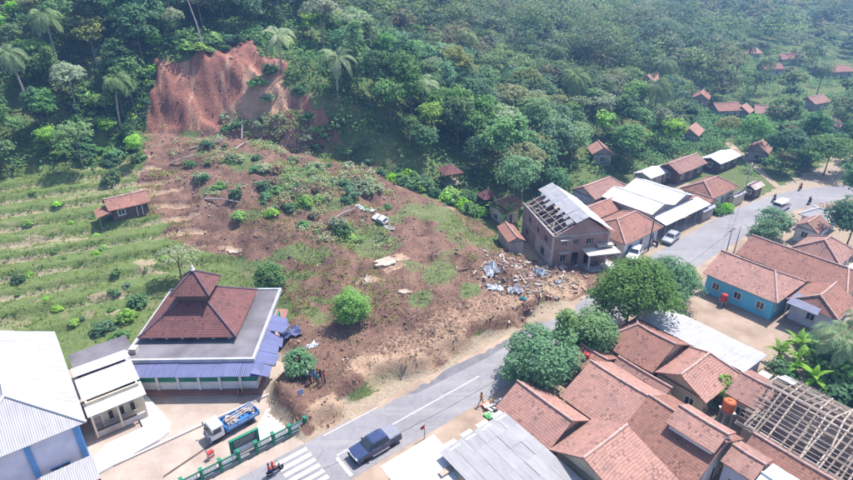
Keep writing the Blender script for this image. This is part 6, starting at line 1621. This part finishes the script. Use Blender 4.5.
def pole(label, loc, h, r_=.11, arms=True, mat='concrete', rz=0):
    o = thing('utility_pole', label, 'pole', loc, rz); MB().tube([(0, 0, -.3), (0, 0, h)], [r_*1.3, r_*.8], 9).build('shaft', M[mat], o, True)
    if arms:
        MB().box(-.9, .9, -.06, .06, h-.7, h-.58).build('crossarm', M['wood_dark'], o)
        for x in (-.8, -.3, .3, .8): MB().lathe([(.03, 0), (.06, .06), (.03, .14)], 8, (x, 0, h-.58)).build('insulator', M['white'], o, True)
    return o
pole('concrete utility pole beside the round bluish roadside tree', W(16.4, 10.3), 7.5, rz=ROADA)
pole('brown leaning utility pole in front of the broad pink hip roof', W(56.0, -2.5), 7.0, .1, False, 'wood_dark')
pole('thin utility pole on the verge before the blue walled house', W(61.6, 7.4), 6.5, .09, True, 'galv', ROADA)
pole('second thin utility pole right beside the one by the blue house', W(64.0, 7.6), 6.0, .08, False, 'galv', ROADA)
pole('utility pole at the garage of the orange hip roof house', W(89.2, -3.0), 8.0, .11, True, 'concrete', ROADA)
def cable(label, a, b, sag=1.0):
    n_ = 14; pts = [Vector(a).lerp(Vector(b), k/n_)-Vector((0, 0, sag*4*(k/n_)*(1-k/n_))) for k in range(n_+1)]
    tag(MB().tube(pts, .02, 4).build('power_cable', M['black']), label, 'cable')
cable('overhead cable spanning from the tree side pole to the blue house pole', W(16.4, 10.3, 7.0), W(61.6, 7.4, 5.9), 1.4)
cable('overhead cable from the blue house pole to the garage pole across the road', W(61.6, 7.4, 5.9), W(89.2, -3.0, 7.4), 1.0)
cable('overhead cable from the tree side pole to the bottom frame edge', W(16.4, 10.3, 7.0), W(-14, 9.6, 7.2), 1.0)
cable('overhead cable from the brown leaning pole to the garage pole', W(56, -2.5, 6.8), W(89.2, -3.0, 7.3), .9)
sp_ = thing('sign_post', 'thin metal post with small blue sign near the people at the slide', 'sign', W(-6.5, -4.3, .03), ROADA)
MB().tube([(0, 0, 0), (0, 0, 3.0)], .04, 7).build('post', M['galv'], sp_); MB().box(-.32, .32, -.03, .03, 2.3, 3.0).build('plate', pm('sign_plate', (.30, .32, .50), (.24, .26, .40), 1, .5, 0), sp_)
wf = thing('warning_flag', 'small red warning flag on a short dark post at the road edge', 'flag', W(1.5, 7.0, .02), ROADA)
MB().tube([(0, 0, 0), (0, 0, 1.5)], .05, 7).build('post', M['galv'], wf); MB().slab([(0, 0, 1.9), (-.45, .1, 1.75), (-.42, .12, 1.35), (0, 0, 1.4)], .02).build('flag_cloth', M['red'], wf); MB().tube([(0, 0, 1.5), (0, 0, 1.95)], .02, 5).build('staff', M['wood'], wf)
random.seed(12)
for i, (s, t) in enumerate(((-8.9, -5.6), (-8.2, -5.3), (-7.5, -5.0))):
    c_ = thing('red_block', ('leftmost', 'middle', 'rightmost')[i]+' of three red and white kerb blocks on the pale apron', 'kerb block', W(s, t, .028), ROADA+.3)
    MB().box(-.22, .22, -.16, .16, 0, .3).build('block', M['red'], c_, False, .03); MB().box(-.08, .08, -.165, .165, .02, .305).build('white_band', M['white'], c_)
cc_ = thing('red_block', 'red and white striped block at the left end of the yard fence', 'kerb block', W(-16.6, -4.0, .028), ROADA+.3)
for k in range(4): MB().box(-.3, .3, -.2, .2, k*.22, k*.22+.22).build('band', M['red' if k % 2 else 'white'], cc_)
# ---- tanks, bits
def tank(name, label, loc, r_, h, mat, stand=0):
    o = thing(name, label, 'tank', loc, 0)
    MB().lathe([(r_*.96, 0), (r_, .05), (r_, h*.3), (r_*.96, h*.33), (r_, h*.36), (r_, h*.66), (r_*.96, h*.7), (r_, h*.73), (r_*.97, h*.9), (r_*.5, h*1.02), (r_*.3, h*1.03)], 18, (0, 0, stand)).build('drum', mat, o, True)
    MB().lathe([(r_*.34, 0), (r_*.34, .06), (.02, .09)], 12, (0, 0, stand+h*1.03)).build('lid', mat, o, True)
    if stand:
        for x, y in ((-1, -1), (1, -1), (1, 1), (-1, 1)): MB().box(x*r_*.7-.06, x*r_*.7+.06, y*r_*.7-.06, y*r_*.7+.06, 0, stand-.08).build('leg', M['galv'], o)
        MB().box(-r_, r_, -r_, r_, stand-.08, stand).build('platform', M['galv'], o)
    return o
tank('water_tank', 'round orange plastic water tank among the tile roofs', W(27.2, 25.0), .62, 1.3, M['orange'], 2.3)
tank('water_tank', 'red drum standing against the blue wall in the yard', W(49.6, 13.4), .45, 1.1, M['red'], .8)
tank('water_tank', 'small red drum half hidden under the roadside trees', W(21.6, 11.2, 0), .38, .9, M['red'], 2.9)
random.seed(31)
for i, (s, t, m_, nm, lab) in enumerate(((9.9, 7.6, 'orange', 'plastic_sheet', 'crumpled orange plastic sheet lying by the road edge'), (9.1, 8.9, 'greenplastic', 'plastic_sheet', 'crumpled green plastic sheet beside the orange one'))):
    mb = MB(); n = 6
    g_ = [[W(s+(x-3)*.22, t+(y-3)*.2, .05+.25*random.random()) for x in range(n)] for y in range(n)]
    for y in range(n-1):
        for x in range(n-1): mb.slab([g_[y][x], g_[y][x+1], g_[y+1][x+1], g_[y+1][x]], .01, down=Vector((0, 0, -.015)))
    tag(mb.build(nm, M[m_]), lab, 'plastic sheet')
random.seed(32)
for i in range(9):
    c0 = W(10.2+random.uniform(-.9, 1.1), 9.0+random.uniform(-1.0, 1.0), .12+.05*i); q = random.uniform(0, 3.1); d = Vector((math.cos(q), math.sin(q), 0))
    tag(MB().obox(c0-d*.7, d*1.4, Vector((-d.y, d.x, 0))*.28, (0, 0, .04)).build('salvaged_board', M['white' if i % 3 else 'wood_pale']), 'pale salvaged board in the heap beside the pink gable house', 'board', 'salvaged boards by the road')

# ------------------------------------------------------------------ debris of the slide
random.seed(44)
def on_slide(s, t):
    p = W(s, t); p.z = hz1(p.x, p.y); return p
# broken timbers
spots = []
for i in range(75):
    s = random.gauss(33, 5.5); t = -abs(random.gauss(6.5, 3.2))-.6
    if t < -16 or s > 45 or s < 18: continue
    p = on_slide(s, t); q = random.uniform(0, 6.28); el = random.uniform(-.12, .28); L = random.uniform(.5, 2.2); w_ = random.uniform(.06, .13)
    d = Vector((math.cos(q)*math.cos(el), math.sin(q)*math.cos(el), math.sin(el))); sd_ = Vector((-math.sin(q), math.cos(q), 0)); nn = d.cross(sd_)
    mb = MB().obox(p+Vector((0, 0, .12+abs(el)*L*.3))-d*L/2, d*L, sd_*w_*1.6, nn*w_)
    tag(mb.build('broken_timber', M[random.choice(('wood', 'wood', 'wood_pale', 'wood_dark'))]), 'broken roof timber tossed on the rubble before the wrecked building', 'timber', 'broken timbers in the rubble')
def crumple(name, label, cat, u, v, a, b, mat, hgt=.5, rz=0, group=None, th=.02, seed=0):
    random.seed(seed); p = P(u, v); n = 9; g_ = []
    ca, sa = math.cos(rz), math.sin(rz)
    for y in range(n):
        row = []
        for x in range(n):
            xx = (x/(n-1)-.5)*a*random.uniform(.85, 1.1); yy = (y/(n-1)-.5)*b*random.uniform(.85, 1.1)
            wx, wy = p.x+xx*ca-yy*sa, p.y+xx*sa+yy*ca
            row.append(Vector((wx-p.x, wy-p.y, max(hz1(wx, wy)-p.z, -.2)+.06+random.random()**2*hgt)))
        g_.append(row)
    mb = MB(); vv = [q for r_ in g_ for q in r_]; mb.v = [tuple(q) for q in vv]+[(q.x, q.y, q.z-th) for q in vv]; k0 = n*n
    for y in range(n-1):
        for x in range(n-1):
            i = y*n+x; mb.f.append((i, i+1, i+n+1, i+n)); mb.f.append((k0+i+n, k0+i+n+1, k0+i+1, k0+i))
    mb.m = [0]*len(mb.f); o = mb.build(name, mat); o.location = p; return tag(o, label, cat, group)
crumple('tarpaulin', 'crumpled white tarpaulin at the left of the rubble heap', 'tarpaulin', 491, 273, 2.2, 1.5, M['tarp'], .9, .6, seed=1)
crumple('tarpaulin', 'second white tarpaulin spread lower left on the rubble heap', 'tarpaulin', 494, 289, 2.4, 1.2, M['tarp'], .6, .2, seed=2)
crumple('tarpaulin', 'pale blue white tarpaulin in the middle of the rubble heap', 'tarpaulin', 515, 291, 2.0, 1.2, M['tarp'], .6, -.3, seed=3)
crumple('tarpaulin', 'bluish plastic tarpaulin in front of the wrecked building', 'tarpaulin', 541, 274, 2.4, 1.3, M['tarpblue'], .8, .4, seed=4)
crumple('tarpaulin', 'small turquoise plastic at the lower end of the rubble heap', 'tarpaulin', 523, 300, .9, .8, pm('turquoise_plastic', (.08, .42, .48), None, 3, .5), .5, 0, seed=5)
crumple('tarpaulin', 'white plastic sheet nearest the porch of the wrecked building', 'tarpaulin', 558, 283, 1.5, .9, M['tarp'], .5, .8, seed=6)
crumple('tarpaulin', 'rust red crumpled sheet below the turquoise plastic', 'tarpaulin', 527, 308, 1.2, .8, M['tile_brown'], .3, .4, seed=16)
crumple('roof_sheet_scrap', 'torn white roof sheet lying alone higher on the slide', 'roof sheet', 365, 210, 3.6, 1.0, M['tarp'], .25, -.35, seed=7)
crumple('roof_sheet_scrap', 'small pale roof scrap at the end of the torn white sheet', 'roof sheet', 389, 228, 1.8, .7, M['concrete_pale'], .2, -.2, seed=8)
crumple('roof_sheet_scrap', 'pale scrap of sheet below the awning of the mosque', 'roof sheet', 312, 347, 1.6, 1.2, M['tarp'], .5, .9, seed=9)
crumple('roof_sheet_scrap', 'slate blue awning sheet fallen off the mosque side', 'roof sheet', 291, 333, 2.6, 1.9, M['sheet_blue'], .5, .5, seed=10)
for i, (u, v, a_, b_) in enumerate(((388, 262, 4.0, 2.0), (368, 280, 3.0, 1.1), (405, 292, 1.9, .8), (233, 252, 2.4, .9))):
    p = P(u, v); mb = MB(); n = 19; pts = []
    for k in range(n):
        q = 2*math.pi*k/n; r_ = random.uniform(.55, 1.2); x, y = math.cos(q)*a_/2*r_, math.sin(q)*b_/2*r_; pts.append((x, y))
    mb.prism(pts, -.3, .05); o = mb.build('floor_slab', M['clod_pale']); nrm_ = Vector((hz1(p.x-1.5, p.y)-hz1(p.x+1.5, p.y), hz1(p.x, p.y-1)-hz1(p.x, p.y+1), 2.5)).normalized(); o.location = p+nrm_*.12; o.rotation_euler = nrm_.to_track_quat('Z', 'Y').to_euler()
    tag(o, ('largest pale floor slab remnant lying mid slide', 'pale slab remnant just left of the largest one', 'small pale slab remnant right of the lime green tree', 'pale slab remnant high behind the mosque')[i], 'slab')
# wrecked white car body on the slide
wp = P(381, 220); wc = car('crushed white car lying at the end of the torn white sheet', wp+Vector((0, 0, .05)), .9, M['carwhite'], 3.6, 1.5, 1.3, name='wrecked_car'); wc.rotation_euler = (.35, .12, -.7); wc.scale = (.8, .85, .62); wc.location.z -= .12
# blocks of masonry
for i in range(60):
    s = random.gauss(33.5, 5); t = -abs(random.gauss(6, 3))-1.0
    if s > 44: continue
    p = on_slide(s, t); a_, b_, c_ = random.uniform(.25, .9), random.uniform(.2, .6), random.uniform(.12, .3)
    mb = MB().box(-a_/2, a_/2, -b_/2, b_/2, -c_/2, c_/2)
    mb.v = [(x+random.uniform(-.08, .08), y+random.uniform(-.08, .08), z+random.uniform(-.04, .04)) for x, y, z in mb.v]
    o = mb.build('masonry_block', M[random.choice(('brickw', 'plaster', 'concrete', 'concrete_pale'))]); o.location = p+Vector((0, 0, .12)); o.rotation_euler = (random.uniform(-.4, .4), random.uniform(-.4, .4), random.uniform(0, 6))
    tag(o, 'broken masonry block in the rubble before the wrecked building', 'masonry', 'masonry blocks in the rubble')
# fallen trunks and branches
for i, (u, v, L, q) in enumerate(((190, 150, 6, .3), (235, 150, 5, 1.2), (205, 200, 7, -.3), (222, 142, 4.5, 2.0), (330, 222, 5, .7), (385, 200, 6, 2.5), (260, 182, 5, -.6), (170, 165, 6, .1), (242, 140, 4, 1.7), (365, 178, 5, 1.4), (372, 182, 4.5, 1.7))):
    p = P(u, v); e = Vector((p.x+math.cos(q)*L, p.y+math.sin(q)*L, 0)); e.z = hz1(e.x, e.y)
    mb = MB(); mb.tube([p+Vector((0, 0, .2)), p.lerp(e, .5)+Vector((0, 0, .6)), e+Vector((0, 0, .5))], [.16, .12, .04], 6)
    for k in range(5):
        c = p.lerp(e, .4+.1*k)+Vector((0, 0, .5)); d = Vector((math.cos(q+random.choice((-1, 1))*.7), math.sin(q+random.choice((-1, 1))*.7), .5))*random.uniform(.7, 1.5); mb.tube([c, c+d], [.05, .015], 4)
    tag(mb.build('fallen_trunk', M['bark_pale']), 'pale fallen tree trunk with bare limbs on the upper slide', 'fallen tree', 'fallen trunks on the slide')

# ------------------------------------------------------------------ haze (closed box of even, thin air round everything)
zmax = max(max(float((o.matrix_basis @ Vector(o.bound_box[k])).z) for k in range(8)) for o in (ground, bpy.data.objects['distant_forest']))
hb = MB().box(-1500, 1700, -600, 1900, float(ZZ.min())-1.0, max(zmax+8, 60))
haze = hb.build('haze', newmat('haze_air')[0]); haze['kind'] = 'stuff'; tag(haze, 'thin blue haze in the valley air', 'haze')
hm = haze.data.materials[0]; t = hm.node_tree; t.nodes.remove(t.nodes['Principled BSDF'])
pv = t.nodes.new('ShaderNodeVolumePrincipled'); pv.inputs['Density'].default_value = 0.0006; pv.inputs['Color'].default_value = (.25, .48, 1, 1); pv.inputs['Anisotropy'].default_value = .2
t.links.new(pv.outputs[0], t.nodes['Material Output'].inputs['Volume'])
print('ZMAX', zmax)
